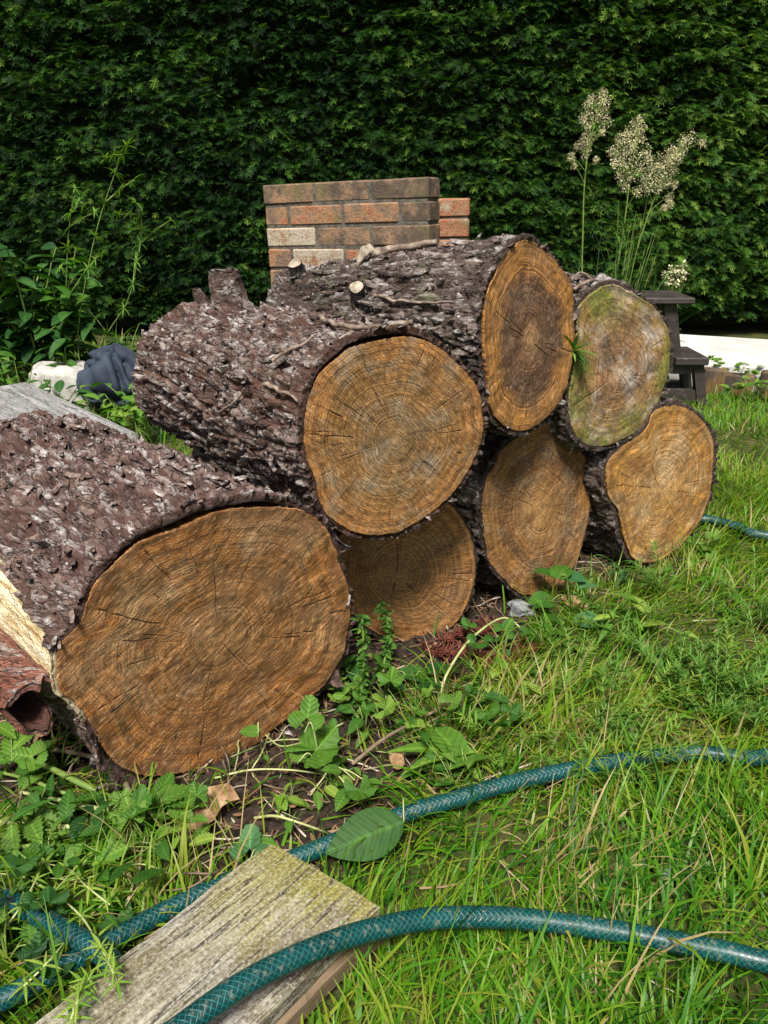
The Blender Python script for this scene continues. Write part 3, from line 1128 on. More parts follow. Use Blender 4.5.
    # the far cut
    make_face('cut_face', root, cb, -ub, vb, AX, lambda t: back_r * .86 * (0 * t + 1), wood, 120, 20, [], seed + 3, back_r)
    info = dict(root=root, cen=cen, cb=cb, AX=AX, ub=ub, vb=vb, P=P.reshape(Ns, Nth, 3), rad=rad, th=th, s=s, u=u, v=v, n=n, Rm=Rm, bark=bark)
    return info


def surf(info, sv, deg):
    i = int(np.argmin(np.abs(info['s'] - sv)))
    j = int(round((deg % 360) / 360 * len(info['th']))) % len(info['th'])
    return info['P'][i, j], info['rad'][i, j]


def project(p):
    q = np.asarray(p) - CAMP
    dd = q @ AX_F
    return 384 + F_PX * (q @ AX_R) / dd, 512 - F_PX * (q @ AX_U) / dd


POLY = {}
POLY['A'] = [(83.8, 610.8), (94, 584), (107, 569), (136, 544), (177.5, 527.5), (219, 511), (261, 506.7), (302.5, 511), (327.5, 529.6), (340, 561), (350.4, 598), (348, 632), (338, 665), (315, 694), (281.7, 723), (248, 748), (215, 765), (177.5, 773), (144, 775), (119, 765), (100, 744), (90, 721), (73, 702.5), (58.7, 690), (56, 669), (58.7, 648), (71, 634), (81, 622)]
POLY['B'] = [(306, 407.5), (310.5, 392.5), (320, 373), (336.5, 358), (355.6, 346), (377.5, 340.5), (399.4, 337), (418.5, 338.6), (437.7, 347.3), (454, 361), (470.5, 378.8), (480, 396.6), (482.8, 415.7), (481, 440), (473, 462), (462, 481), (448.6, 497.7), (432, 511.4), (413, 525), (394, 532.7), (374.8, 534.6), (355.6, 532), (339, 523.7), (325.5, 512.8), (318.7, 497.7), (314.6, 478.6), (307.8, 459.5), (304, 435)]
POLY['C'] = [(408 + 71 * math.cos(t) - 4 * math.cos(2 * t), 566 - 76 * math.sin(t)) for t in np.linspace(0, 2 * math.pi, 24, endpoint=False)]
POLY['D'] = [(524.8, 239.3), (538.7, 244.7), (551.6, 256.5), (562.4, 271.6), (571, 288.7), (574.8, 310.2), (574.8, 336), (572, 361.8), (565.6, 387.6), (556, 407), (543, 420.9), (528, 429.5), (515, 430.5), (502, 425), (492.6, 413.3), (488.3, 396), (487.2, 374.7), (484, 349), (484, 316.7), (488.3, 293), (495.8, 273.7), (504.4, 258.7), (514, 246.9)]
POLY['E'] = [(611, 284), (624, 287.6), (639, 296), (654, 307), (663, 318), (668.7, 331), (670, 350), (668.7, 370), (663, 390.6), (654, 409), (642.8, 426), (628, 437), (611, 444.4), (596.4, 446), (585, 442.5), (576, 433), (570.4, 418.4), (569.5, 400), (571.3, 381), (574, 359), (576, 335), (577.8, 310), (587, 298), (598, 288.5)]
POLY['F'] = [(548, 422.7), (560, 435.4), (575.5, 447), (587, 459), (592.7, 474.5), (592, 494), (588, 521), (583, 543), (575.5, 562), (564, 582), (548, 591.6), (528.6, 595.5), (517, 591.6), (505, 580), (493.4, 566), (486.6, 550.6), (482.7, 527), (482, 503.8), (485.6, 484), (493.4, 466.6), (503, 449), (521, 435.4), (536.4, 426.6)]
POLY['G'] = [(669.8, 405.8), (684.6, 407.6), (697.6, 416), (708.7, 429), (714, 445.7), (713, 468), (710.6, 488), (705, 508.7), (695.8, 527), (682.8, 544), (668, 555), (653, 562.5), (640, 562.5), (630.8, 555), (625, 538.4), (620.6, 520), (617.8, 508.7), (610.4, 499.5), (606.7, 488), (605.8, 473.5), (610.4, 458.6), (623.4, 445.7), (638, 436.4), (647.5, 427), (655, 410)]


def bump_at(th, a, w):
    return np.exp(-(angdiff(th, R_(a)) / R_(w)) ** 2)


def bare_A(TH, S):
    q = np.stack([np.cos(TH).ravel() * 16, np.sin(TH).ravel() * 16, S.ravel() * 5], 1)
    nz = (fbm(q, 77, 3).reshape(TH.shape) - .5) * .5
    a = (np.degrees(TH) - 176) + nz * 22
    lo_ = -13 - 11 * np.clip(S / .22, 0, 1)
    return sstep(lo_, lo_ + 4, a) * (1 - sstep(19, 23, a)) * (1 - sstep(.55, .62, S + nz * .3))


logA = make_log('big front log at the left with scaly purple bark and a torn pale strip', POLY['A'], (218, 638), 36, 0, 1.085, 43, .60, .215, .212,
                mat_wood_orange, mat_bark_purple, [(148, .45, 1.0, .0022), (118, .6, 1.0, .0018), (100, .5, .95, .001), (225, .05, .55, .0012), (300, .05, .5, .0012), (88, .25, .8, .0009), (130, .3, .85, .001), (5, .5, .95, .001), (20, .4, .8, .0009), (-8, .82, 1.0, .003)],
                1, bark_t=.010, Nth=560, Ns=230, flakes=1500, gap=lambda t: .013 * bump_at(t, 96, 18) + .010 * bump_at(t, 62, 12) + .022 * bump_at(t, 236, 15), bare=bare_A,
                along=.055, across=.032, amp=1.0, ridge=.015, fl_size=1.2, strips=420)
logB = make_log('plated log resting on the big front log, with root strands over its rim', POLY['B'], (395, 440), 29, 2, 1.165, 40, .62, .142, .445,
                mat_wood_gold, mat_bark_red, [(168, .45, 1.0, .0015), (152, .6, 1.0, .0018), (112, .35, .75, .0016), (135, .25, .7, .0008), (45, .2, .7, .0007), (225, .2, .7, .0008), (5, .3, .8, .0008), (320, .4, .9, .0008), (90, .2, .8, .0006)],
                2, bark_t=.010, Nth=520, Ns=230, flakes=1500, along=.08, across=.032, amp=.85, ridge=.018, strips=420, gap=lambda t: .010 * bump_at(t, 100, 30))
logC = make_log('shaded low log tucked under the plated log', POLY['C'], (398, 576), 20, 4, 1.43, 38, .6, .15, .15,
                mat_wood_dim, mat_bark_dark, [(90, .05, .5, .0014), (250, .1, .3, .003), (20, .3, .95, .001), (60, .4, .8, .0008)], 3, bark_t=.009, Nth=300, Ns=60, flakes=500)
logD = make_log('top log with dark heartwood ringed in yellow and small sawn branch stubs on its bark', POLY['D'], (530, 340), 49, 5, 1.335, 58, .50, .116, .525,
                mat_wood_heart, mat_bark_dark, [(155, .1, .5, .0016), (330, .1, .55, .0016), (90, .55, .95, .0008), (20, .3, .9, .0008), (200, .3, .8, .0007), (265, .6, .95, .002)],
                4, bark_t=.010, Nth=460, Ns=230, flakes=1000, along=.075, across=.028, amp=.95, ridge=.018, strips=260, gap=lambda t: .004 * bump_at(t, 180, 60))
logE = make_log('grey weathered log with green algae on its cut face, right of the top log', POLY['E'], (620, 372), 36, 6, 1.555, 40, .62, .155, .48,
                mat_wood_grey, mat_bark_dark, [(200, .25, 1.0, .0025), (310, .05, .6, .002), (330, .2, .7, .001), (170, .1, .3, .0015), (60, .3, .8, .0008)], 5, bark_t=.010, Nth=360, Ns=100, flakes=900)
logF = make_log('low log with a brown banded cut face under the dark hearted top log', POLY['F'], (540, 508), 39, 6, 1.57, 40, .6, .17, .17,
                mat_wood_pale, mat_bark_dark, [(40, .1, .6, .0012), (185, .3, .8, .0008), (350, .2, .8, .0008), (75, .5, .8, .002)], 6, bark_t=.009, Nth=320, Ns=60, flakes=500)
logG = make_log('golden cut log at the right end of the pile, standing in the grass', POLY['G'], (660, 490), 33, 6, 1.715, 38, .6, .165, .165,
                mat_wood_bright, mat_bark_dark, [(118, .05, .6, .0022), (270, .0, .35, .0022), (310, .1, .8, .0012), (345, .3, .7, .0012), (90, .2, .9, .0012), (225, .4, .9, .0008)], 7, bark_t=.010, Nth=340, Ns=80, flakes=700,
                gap=lambda t: .012 * bump_at(t, 210, 20) + .006 * bump_at(t, 20, 25))
for nm, li in (('A', logA), ('B', logB), ('C', logC), ('D', logD), ('E', logE), ('F', logF), ('G', logG)):
    print(nm, 'cen', li['cen'].round(3), 'back', li['cb'].round(3), 'R', round(li['Rm'], 3), 'minz', li['P'][..., 2].min().round(3), 'facemin', li['P'][0, :, 2].min().round(3))

# ------------------------------------------------------------------ branch stubs and root strands on the logs
m_twig = M('dry_twig', .8, .2)
tw = m_twig.noise(m_twig.map(m_twig.coord(), (60, 60, 60)), 1.0, 4, .65)
m_twig.color(m_twig.ramp(tw, [(.3, (.05, .035, .026)), (.55, (.17, .13, .10)), (.75, (.36, .31, .26))]))
m_twig.bump(tw, .6, .004)


def plain_attrs(parts, tint=.5, cav=0.0):
    n_ = merge([p for p in parts if p[0] is not None])
    V = np.concatenate([p[0] for p in parts if p[0] is not None])
    return {'tint': np.clip(tint + (vnoise(V * 120, 4) - .5) * .6, 0, 1), 'cav': np.full(n_, cav), 'bare': np.zeros(n_), 'bc': V.copy()}


def stub(info, base, tip, r0, r1, barkm, pale=True, seed=0, name='branch_stub'):
    base, tip = np.asarray(base), np.asarray(tip)
    k = 9
    P = base + (tip - base) * np.linspace(0, 1, k)[:, None]
    rr = np.linspace(r0, r1, k) * (1 + .35 * np.exp(-np.linspace(0, 1, k) * 5))
    V, Fq = tube(P, rr, 18)
    V = V + (np.stack([vnoise(V * 90, seed), vnoise(V * 90, seed + 1), vnoise(V * 90, seed + 2)], 1) - .5) * r0 * .45
    st = build(name, [(V, Fq)], barkm, info['root'], plain_attrs([(V, Fq)], .45, .2))
    ring = V[-18:]
    c = ring.mean(0)
    ax = (tip - base) / np.linalg.norm(tip - base)
    cap = np.vstack([c + (ring - c) * .9 + ax * .002, c + (ring - c) * .45 + ax * .003, [c + ax * .0035]])
    j = np.arange(18)
    f4 = np.stack([j, (j + 1) % 18, 18 + (j + 1) % 18, 18 + j], 1)
    f3 = np.stack([18 + j, 18 + (j + 1) % 18, np.full(18, 36)], 1)
    at_ = plain_attrs([(cap, f4)], .3, .3)
    sub('cut_end', [(cap, f4), (None, f3)], m_cutend.m if pale else barkm, st, info['root'], at_, smooth=False)
    return st


def rough(parts, amt, fr=70):
    return [(v_ + (np.stack([vnoise(v_ * fr, 1), vnoise(v_ * fr, 2), vnoise(v_ * fr, 3)], 1) - .5) * amt, f_) for v_, f_ in parts]


def on_log(info, x, y):
    """the point of a log's bark seen in a direction from the path, by nearest vertex"""
    q = info['P'] - CAMP
    dd = q @ AX_F
    X = 384 + F_PX * (q @ AX_R) / dd
    Y = 512 - F_PX * (q @ AX_U) / dd
    facing = np.einsum('ijk,ijk->ij', info['rad'], -q) > 0
    e = np.hypot(X - x, Y - y) + np.where(facing, 0, 1e4)
    i = np.unravel_index(np.argmin(e), e.shape)
    return info['P'][i], info['rad'][i]


def strand(info, pxs, r, mat, name='root_strand', lift=.003):
    pts = []
    for x, y in pxs:
        p, rn = on_log(info, x, y)
        pts.append(p + rn * (r + lift))
    P = catmull(pts, 8)
    P = P + (np.stack([vnoise(P * 60, 1), vnoise(P * 60, 2), vnoise(P * 60, 3)], 1) - .5) * .006
    rr = r * (1 - .6 * np.linspace(0, 1, len(P)) ** 2)
    return build(name, tube_parts(P, rr, 7), mat, info['root'])


p, rn = on_log(logB, 240, 300)
stub(logB, p - rn * .015, p + np.array([-.012, .0, .066]), .036, .026, mat_bark_red, False, 3)
p, rn = on_log(logB, 206, 303)
stub(logB, p - rn * .01, p + np.array([-.018, .0, .026]), .016, .008, mat_bark_red, False, 5)
p, rn = on_log(logD, 357, 297)
stub(logD, p - rn * .01, p + np.array([.0, -.03, .020]), .014, .0125, mat_bark_dark, True, 7)
p, rn = on_log(logD, 300, 275)
stub(logD, p - rn * .01, p + np.array([-.006, -.025, .022]), .016, .014, mat_bark_dark, True, 9)
# a torn branch lying along the top of the same log, grown from a pale knob
pk, rk = on_log(logD, 372, 250)
pe, re = on_log(logD, 436, 240)
dn = np.array([0, 0, -.003])
kp = catmull([pk + dn, pk * .7 + pe * .3 + rk * .006 + dn, pk * .35 + pe * .65 + rk * .006 + dn, pe + rk * .006 + dn * .5], 8)
kb = build('broken_branch', rough(tube_parts(kp, np.interp(np.linspace(0, 1, len(kp)), [0, .12, .4, 1], [.009, .011, .0065, .005]), 9), .005), m_twig.m, logD['root'])
kk = catmull([pk + dn + np.array([-.028, -.016, -.016]), pk + dn + rk * .004 + np.array([-.014, -.01, .0]), pk + dn + rk * .010], 6)
sub('pale_knob', rough(tube_parts(kk, np.interp(np.linspace(0, 1, len(kk)), [0, .5, 1], [.004, .011, .010]), 12), .008), m_cutend.m, kb, logD['root'])
for pxs, r in (([(318, 322), (340, 330), (362, 333), (390, 331), (412, 331)], .004), ([(398, 331), (430, 338), (455, 350), (478, 372)], .005),
               ([(345, 345), (365, 337), (388, 338)], .003), ([(266, 385), (285, 392), (300, 402)], .0035), ([(222, 412), (236, 404), (248, 390)], .0025),
               ([(275, 362), (300, 350), (318, 340)], .003)):
    strand(logB, pxs, r, m_twig.m)
for pxs, r in (([(376, 296), (400, 303), (430, 305), (455, 302)], .003), ([(352, 300), (360, 312), (372, 322)], .0025)):
    strand(logD, pxs, r, m_twig.m)
for pxs, r in (([(574, 292), (590, 284), (604, 281)], .004), ([(572, 282), (580, 276), (592, 280)], .003), ([(628, 290), (640, 296), (652, 306)], .003)):
    strand(logE, pxs, r, m_twig.m)

# the curled sheet of red bark peeling from the front log's flank
mred = bark_material('peeled_bark', [(.05, (.20, .07, .045)), (.4, (.46, .17, .11)), (.7, (.62, .29, .20)), (.95, (.75, .48, .38))], (.06, .026, .017))
_r = ray(46, 704)
cA = CAMP + _r * (((logA['cen'] - CAMP) @ logA['n']) / (_r @ logA['n'])) - logA['n'] * .012
AXA = np.array([-math.sin(R_(43)), math.cos(R_(43)), 0.0])
nl, na = 60, 30
ll = np.linspace(0, .55, nl)
aa = np.linspace(R_(15), R_(312), na)
su = np.cross(AXA, [0, 0, 1.0])
outer, inner = [], []
for i_, l_ in enumerate(ll):
    for a_ in aa:
        rr = .036 * (1 + .12 * math.sin(3 * a_ + l_ * 9)) - .008 * l_
        dirv = su * math.cos(a_) + np.array([0, 0, 1.0]) * math.sin(a_)
        jag = AXA * (.035 * (vnoise(np.array([[a_ * 3.1, 0, 0]]), 5)[0] - .5)) * math.exp(-l_ * 12)
        c_ = cA + AXA * l_ + np.array([-.012, -.004, -.006 - .05 * l_]) + jag
        outer.append(c_ + dirv * rr)
        inner.append(c_ + dirv * (rr - .007))
outer, inner = np.array(outer), np.array(inner)
outer = outer + (np.stack([vnoise(outer * 45, 1), vnoise(outer * 45, 2), vnoise(outer * 45, 3)], 1) - .5) * .008
Fo = grid_faces(nl, na)
rim = np.array([[j, j + 1, nl * na + j + 1, nl * na + j] for j in range(na - 1)])
side1 = np.array([[i * na, (i + 1) * na, nl * na + (i + 1) * na, nl * na + i * na] for i in range(nl - 1)])
side2 = side1 + (na - 1)
Vc = np.vstack([outer, inner])
Vc[:, 2] = np.maximum(Vc[:, 2], .004)
at_ = plain_attrs([(Vc, Fo)], .5)
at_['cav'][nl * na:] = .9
pb = build('peeling_bark', [(Vc, np.vstack([Fo, Fo[:, ::-1] + nl * na, rim, side1, side2]))], mred.__class__ and mred, logA['root'], at_)
pb['label'] = 'curled sheet of red brown bark peeling off the flank of the log'

# ------------------------------------------------------------------ planks in the foreground
mp = M('weathered_plank', .85, .2)
pc_ = mp.coord()
g1 = mp.noise(mp.map(pc_, (5, 95, 95)), 1.0, 7, .75, .5)
g2 = mp.noise(pc_, 7, 5, .65)
g3 = mp.noise(mp.map(pc_, (1, 1, 1), (0, 0, 0), (3, 2, 1)), 6, 5, .68)
g4 = mp.noise(mp.map(pc_, (8, 160, 160)), 1.0, 4, .7)
pcol = mp.ramp(g1, [(.32, (.05, .04, .03)), (.42, (.17, .155, .125)), (.54, (.31, .295, .255)), (.7, (.46, .445, .41))])
pcol = mp.mix(mp.gray(g2, .46, .62, 0, .85), pcol, mp.ramp(g1, [(.3, (.03, .02, .014)), (.7, (.13, .10, .07))]))
sx_ = mp.n.new('ShaderNodeSeparateXYZ')
mp.link(pc_, sx_.inputs[0])
lich = mp.math('MULTIPLY', mp.gray(g3, .34, .52), mp.gray(sx_.outputs[0], -.06, .10, .3, 1))
pcol = mp.mix(mp.math('MULTIPLY', lich, .95), pcol, mp.ramp(g4, [(.3, (.07, .06, .012)), (.55, (.17, .15, .028)), (.75, (.27, .24, .07))]))
pcol = mp.mix(mp.gray(g4, .43, .33, 0, .85), pcol, (.03, .024, .018))
gk = mp.math('ABSOLUTE', mp.math('SUBTRACT', mp.noise(mp.map(pc_, (2.2, 42, 42), (0, 0, 0), (1, 7, 2)), 1.0, 3, .6), .5))
pcol = mp.mix(mp.gray(gk, .003, .016, .9, 0), pcol, (.022, .017, .012))
g6 = mp.noise(pc_, 260, 4, .75)
pcol = mp.mix(mp.gray(g6, .52, .66, 0, .55), pcol, (.42, .41, .38))
pcol = mp.mix(mp.gray(g6, .47, .34, 0, .7), pcol, (.03, .024, .018))
mp.color(pcol)
mp.bump(mp.math('ADD', g1, mp.math('MULTIPLY', g4, .7)), .7, .004)
ZP = .062
pTL, pTR, pBL = gp(269, 842, ZP), gp(379, 905, ZP), gp(35, 1020, ZP)
pl = pTL - pBL
pl /= np.linalg.norm(pl)
ang = math.atan2(pl[1], pl[0])
pwid = abs(np.cross(pl, pTR - pTL)[2])


def plank(label, end_mid, ang, ztop, width, length, th, tilt=0.0, mat=None, skew=0.0):
    """board with its end at end_mid; local +x runs towards that end"""
    nx_, ny_ = 60, 14
    xs = np.linspace(-length + .12, .12, nx_)
    ys = np.linspace(-width / 2, width / 2, ny_)
    X, Y = np.meshgrid(xs, ys, indexing='ij')
    Z = (fbm(np.stack([X.ravel() * 3, Y.ravel() * 90, 0 * X.ravel()], 1), 3, 3) - .5).reshape(X.shape) * .003
    edge = np.minimum(np.abs(Y - ys[0]), np.abs(Y - ys[-1]))
    Z = Z - .003 * np.exp(-edge / .003)
    X2 = X + (fbm(np.stack([Y.ravel() * 60, 0 * Y.ravel(), 0 * Y.ravel()], 1), 8, 2) - .5).reshape(X.shape) * .003 * (X > xs[-2])
    Y2 = Y + (vnoise(np.stack([X.ravel() * 25, 0 * X.ravel(), Y.ravel()], 1), 9).reshape(X.shape) - .5) * .004
    X2 = X2 - (Y / width) * skew
    topv = np.stack([X2.ravel(), Y2.ravel(), Z.ravel()], 1)
    botv = topv * np.array([1, 1, 0]) + np.array([0, 0, -th])
    N_ = nx_ * ny_
    F1_ = grid_faces(nx_, ny_)
    sides = [[i * ny_, (i + 1) * ny_, N_ + (i + 1) * ny_, N_ + i * ny_] for i in range(nx_ - 1)]
    sides += [[i * ny_ + ny_ - 1, N_ + i * ny_ + ny_ - 1, N_ + (i + 1) * ny_ + ny_ - 1, (i + 1) * ny_ + ny_ - 1] for i in range(nx_ - 1)]
    sides += [[j, N_ + j, N_ + j + 1, j + 1] for j in range(ny_ - 1)]
    e0 = (nx_ - 1) * ny_
    sides += [[e0 + j, e0 + j + 1, N_ + e0 + j + 1, N_ + e0 + j] for j in range(ny_ - 1)]
    o = build('plank', [(np.vstack([topv, botv]), np.vstack([F1_, F1_[:, ::-1] + N_, np.array(sides)]))], mat or mp.m, smooth=False)
    d = np.array([math.cos(ang), math.sin(ang), 0])
    o.location = (end_mid[0] - d[0] * .12, end_mid[1] - d[1] * .12, ztop)
    o.rotation_euler = (0, tilt, ang)
    return tag(o, label, 'plank')


mp2 = M('brown_plank', .9, .15)
p2 = mp2.noise(mp2.map(mp2.coord(), (4, 70, 70)), 1.0, 5, .7)
mp2.color(mp2.ramp(p2, [(.3, (.05, .035, .022)), (.6, (.17, .12, .075)), (.8, (.30, .24, .16))]))
mp2.bump(p2, .7, .004)
wd = np.array([math.sin(ang), -math.cos(ang), 0])
sk = float((pTR - pTL) @ pl)
plank('grey weathered plank with yellow green lichen lying on top under the hose', pTL + wd * pwid / 2 + pl * sk / 2, ang, ZP, pwid, .62, .022, skew=sk)
plank('brown plank lying directly beneath the lichen covered grey one', pTL + wd * (pwid / 2 + .008) + pl * (sk / 2 + .002), ang - R_(1.0), ZP - .025, pwid, .60, .024, mat=mp2.m, skew=sk)

# ------------------------------------------------------------------ garden hose
mhose = M('hose_braid', .36, .4)
hv_ = mhose.attr('hc').outputs['Vector']
hsep = mhose.n.new('ShaderNodeSeparateXYZ')
mhose.link(hv_, hsep.inputs[0])
ha = mhose.math('SINE', mhose.math('ADD', mhose.math('MULTIPLY', hsep.outputs[1], 9.0), mhose.math('MULTIPLY', hsep.outputs[0], 900.0)))
hb_ = mhose.math('SINE', mhose.math('SUBTRACT', mhose.math('MULTIPLY', hsep.outputs[1], 9.0), mhose.math('MULTIPLY', hsep.outputs[0], 900.0)))
hm = mhose.math('MAXIMUM', mhose.gray(ha, .80, .97), mhose.gray(hb_, .80, .97))
hn = mhose.noise(mhose.coord(), 25, 4)
hbase = mhose.ramp(hn, [(.3, (.000, .016, .017)), (.7, (.001, .034, .034))])
hcol = mhose.mix(mhose.math('MULTIPLY', hm, .55), hbase, (.010, .125, .118))
hd = mhose.noise(mhose.coord(), 140, 3, .7)
hcol = mhose.mix(mhose.gray(hd, .56, .68, 0, .5), hcol, (.16, .15, .11))
mhose.color(hcol)
mhose.bump(mhose.math('ADD', hm, mhose.math('MULTIPLY', hd, .3)), .3, .002)
HR = .0115
gzf = lambda x, y: float(ground_z(np.array([x]), np.array([y]))[0])


def hz(x, y, z):
    return gp(x, y, z)


hp = [gp(640, 515, .018), gp(704, 519, .02), gp(735, 526, .022), gp(768, 536, .024)]
hp += [np.array([1.25, 1.62, .018]), np.array([1.52, 1.45, .018]), np.array([1.42, 1.22, .018]), np.array([1.18, 1.08, .02]), np.array([.95, 1.02, .025]), np.array([.74, 1.0, .03])]
hp += [gp(768, 756, .034), gp(700, 753, .034), gp(640, 758, .032), gp(590, 766, .034), gp(545, 775, .034), gp(500, 786, .034), gp(450, 801, .032), gp(410, 812, .03),
       gp(365, 830, .026), gp(325, 846, .024), gp(290, 860, .022), gp(240, 877, .018), gp(195, 897, .018), gp(160, 914, .020), gp(125, 933, .024), (gp(85, 955, .028)), gp(45, 977, .03), gp(0, 1001, .03), gp(-70, 1035, .028)]
hp += [np.array([-.72, .60, .02]), np.array([-.86, .78, .02]), np.array([-.74, .90, .02])]
hp += [gp(-60, 868, .03), gp(0, 896, .032), gp(40, 917, .036), gp(78, 938, .043), gp(108, 958, .040), gp(130, 985, .020), gp(140, 1030, .014)]
hp += [np.array([-.30, .40, .02]), np.array([-.34, .27, .02]), np.array([-.28, .22, .06]), np.array([-.235, .31, .105])]
hp += [gp(120, 1076, .115), gp(178, 1030, .113), gp(240, 986, .11), gp(300, 955, .10), gp(360, 933, .083), gp(420, 920, .066), gp(465, 917, .055), gp(510, 918, .048), gp(560, 923, .044), gp(620, 932, .04), gp(680, 943, .038), gp(730, 953, .036), gp(775, 963, .036)]
hp += [np.array([.47, .575, .034]), np.array([.54, .56, .03]), np.array([.63, .51, .02])]
HP = catmull(hp, 16)
seg = np.linalg.norm(np.diff(HP, axis=0), axis=1)
cl = np.concatenate([[0], np.cumsum(seg)])
tt = np.arange(0, cl[-1], .006)
HP = np.stack([np.interp(tt, cl, HP[:, k_]) for k_ in range(3)], 1)
ns = 18
T = np.gradient(HP, axis=0)
T /= np.linalg.norm(T, axis=1)[:, None]
Nn = np.cross(T, [0, 0, 1.0])
Nn /= np.linalg.norm(Nn, axis=1)[:, None]
Bn = np.cross(Nn, T)
ag = np.linspace(0, 2 * math.pi, ns + 1)
HV = HP[:, None, :] + HR * (np.cos(ag)[None, :, None] * Nn[:, None, :] + np.sin(ag)[None, :, None] * Bn[:, None, :])
hatt = np.stack([np.repeat(tt, ns + 1), np.tile(ag, len(tt)), np.zeros(len(tt) * (ns + 1))], 1)
hose = build('garden_hose', [(HV.reshape(-1, 3), grid_faces(len(HP), ns + 1))], mhose.m, attrs={'hc': hatt})
tag(hose, 'dark teal garden hose with braided pattern snaking over the grass and planks', 'garden hose')

# ------------------------------------------------------------------ things at the back left: timber, white block, blue cloth
mt = M('grey_timber', .9, .15)
tc_ = mt.coord()
t1 = mt.noise(mt.map(tc_, (4, 60, 60)), 1.0, 5, .7)
t2 = mt.noise(tc_, 9, 5, .6)
tcol = mt.ramp(t1, [(.3, (.07, .068, .066)), (.5, (.17, .167, .165)), (.7, (.27, .266, .263))])
t3 = mt.math('ABSOLUTE', mt.math('SUBTRACT', mt.noise(mt.map(tc_, (2, 30, 30), (0, 0, 0), (4, 1, 2)), 1.0, 3, .6), .5))
tcol = mt.mix(mt.gray(t3, .004, .02, .85, 0), tcol, (.04, .038, .035))
t4 = mt.noise(tc_, 120, 4, .75)
tcol = mt.mix(mt.gray(t4, .47, .33, 0, .7), tcol, (.06, .055, .05))
tcol = mt.mix(mt.gray(t4, .54, .66, 0, .5), tcol, (.42, .41, .40))
mt.color(mt.mix(mt.gray(t2, .55, .68, 0, .7), tcol, (.10, .095, .088)))
mt.bump(t1, .6, .004)
q1, q2, q3 = gp(27, 382, .27), gp(115, 420, .27), gp(0, 420, .27)
tl_ = q2 - q1
tl_ /= np.linalg.norm(tl_)
ta = math.atan2(tl_[1], tl_[0])
tim = build('timber', [], None) if False else None
tw_ = .26
tlen = float(np.linalg.norm(q2 - q1)) + .12
bx = box((0, 0, 0), (tlen, tw_, .27), None, .012)
bx = [(v_ + (np.stack([vnoise(v_ * 9, 1), vnoise(v_ * 9, 2), vnoise(v_ * 9, 3)], 1) - .5) * .03, f_) for v_, f_ in bx]
tim = build('timber', bx, mt.m, smooth=False)
tn_ = np.array([math.sin(ta), -math.cos(ta), 0])
tcn = q1 + tl_ * (tlen / 2) + tn_ * tw_ / 2
tim.location = (tcn[0], tcn[1], .135)
tim.rotation_euler = (0, 0, ta)
tag(tim, 'thick grey weathered timber beam lying behind the big front log', 'timber beam')
dk = build('timber', [((v_ * np.array([.8, .8, .55])), f_) for v_, f_ in bx], mt.m, smooth=False)
dcn = gp(-14, 432, .16)
dk.location = (dcn[0] - .05, dcn[1] + .0, .074)
dk.rotation_euler = (0, 0, ta + .5)
tag(dk, 'darker grey timber offcut at the left edge of the photo, under the thick beam', 'timber beam')

mw = M('white_block', .9, .15)
w1 = mw.noise(mw.coord(), 20, 5, .7)
mw.color(mw.ramp(w1, [(.3, (.15, .145, .12)), (.5, (.30, .29, .265)), (.7, (.42, .41, .385))]))
mw.bump(w1, .7, .008)
YW = 2.85
wb = yp(51, 370, YW)


def blob(nu, nv, fn):
    th_ = np.linspace(0, 2 * math.pi, nu, endpoint=False)
    ph_ = np.linspace(0.02, math.pi - .02, nv)
    PH, TH_ = np.meshgrid(ph_, th_, indexing='ij')
    d = np.stack([np.sin(PH) * np.cos(TH_), np.sin(PH) * np.sin(TH_), np.cos(PH)], -1).reshape(-1, 3)
    return fn(d), grid_faces(nv, nu, True)


def sq(d, p_):
    return np.sign(d) * np.abs(d) ** p_


def block_fn(d):
    k_ = (np.abs(d) ** 5).sum(1) ** (1 / 5)
    v_ = d / k_[:, None] * np.array([.125, .11, .105])
    v_[:, 2] += -.06 * v_[:, 0]
    v_ = v_ + (np.stack([fbm(v_ * 18, 1, 3), fbm(v_ * 18, 2, 3), fbm(v_ * 18, 3, 3)], 1) - .5) * .03
    return v_ + np.array([wb[0] + .01, YW + .1, float(wb[2]) - .105])


blk = build('white_block', [blob(60, 40, block_fn)], mw.m)
tag(blk, 'rough white block in the weeds beside the dark blue cloth', 'block')

mcl = M('blue_cloth', .8, .25)
c1 = mcl.noise(mcl.coord(), 12, 4)
mcl.color(mcl.ramp(c1, [(.3, (.012, .017, .028)), (.7, (.030, .041, .062))]))
mcl.bump(mcl.noise(mcl.coord(), 300, 2), .15, .002)
cb_ = yp(103, 354, YW)


def cloth_fn(d):
    v_ = d * np.array([.125, .12, 1.0])
    hgt_ = np.clip(d[:, 2], -1, 1)
    z = (hgt_ * .5 + .5) ** .8 * float(cb_[2])
    p_ = np.stack([d[:, 0] * 1.5 + .5 * hgt_, d[:, 1] * 1.5 - .3 * hgt_, hgt_ * .45], 1)
    r_ = np.abs(fbm(p_, 12, 2) - .5) * 2
    r2_ = np.abs(fbm(p_ * np.array([2.4, 2.4, 1.3]) + 7, 22, 2) - .5) * 2
    k_ = 1.10 - .42 * (1 - r_) ** 5 - .13 * (1 - r2_) ** 5
    w_ = 1 + .45 * (1 - z / float(cb_[2]))
    return np.stack([v_[:, 0] * k_ * w_ + cb_[0] + .02 + .03 * hgt_ * 0, v_[:, 1] * k_ * w_ + YW + .06, z * (.85 + .25 * k_) * (1 - .25 * np.clip(d[:, 0], 0, 1))], 1)


cl_ = build('blue_cloth', [blob(120, 90, cloth_fn)], mcl.m)
tag(cl_, 'crumpled dark blue cloth heaped beside the white block', 'cloth')

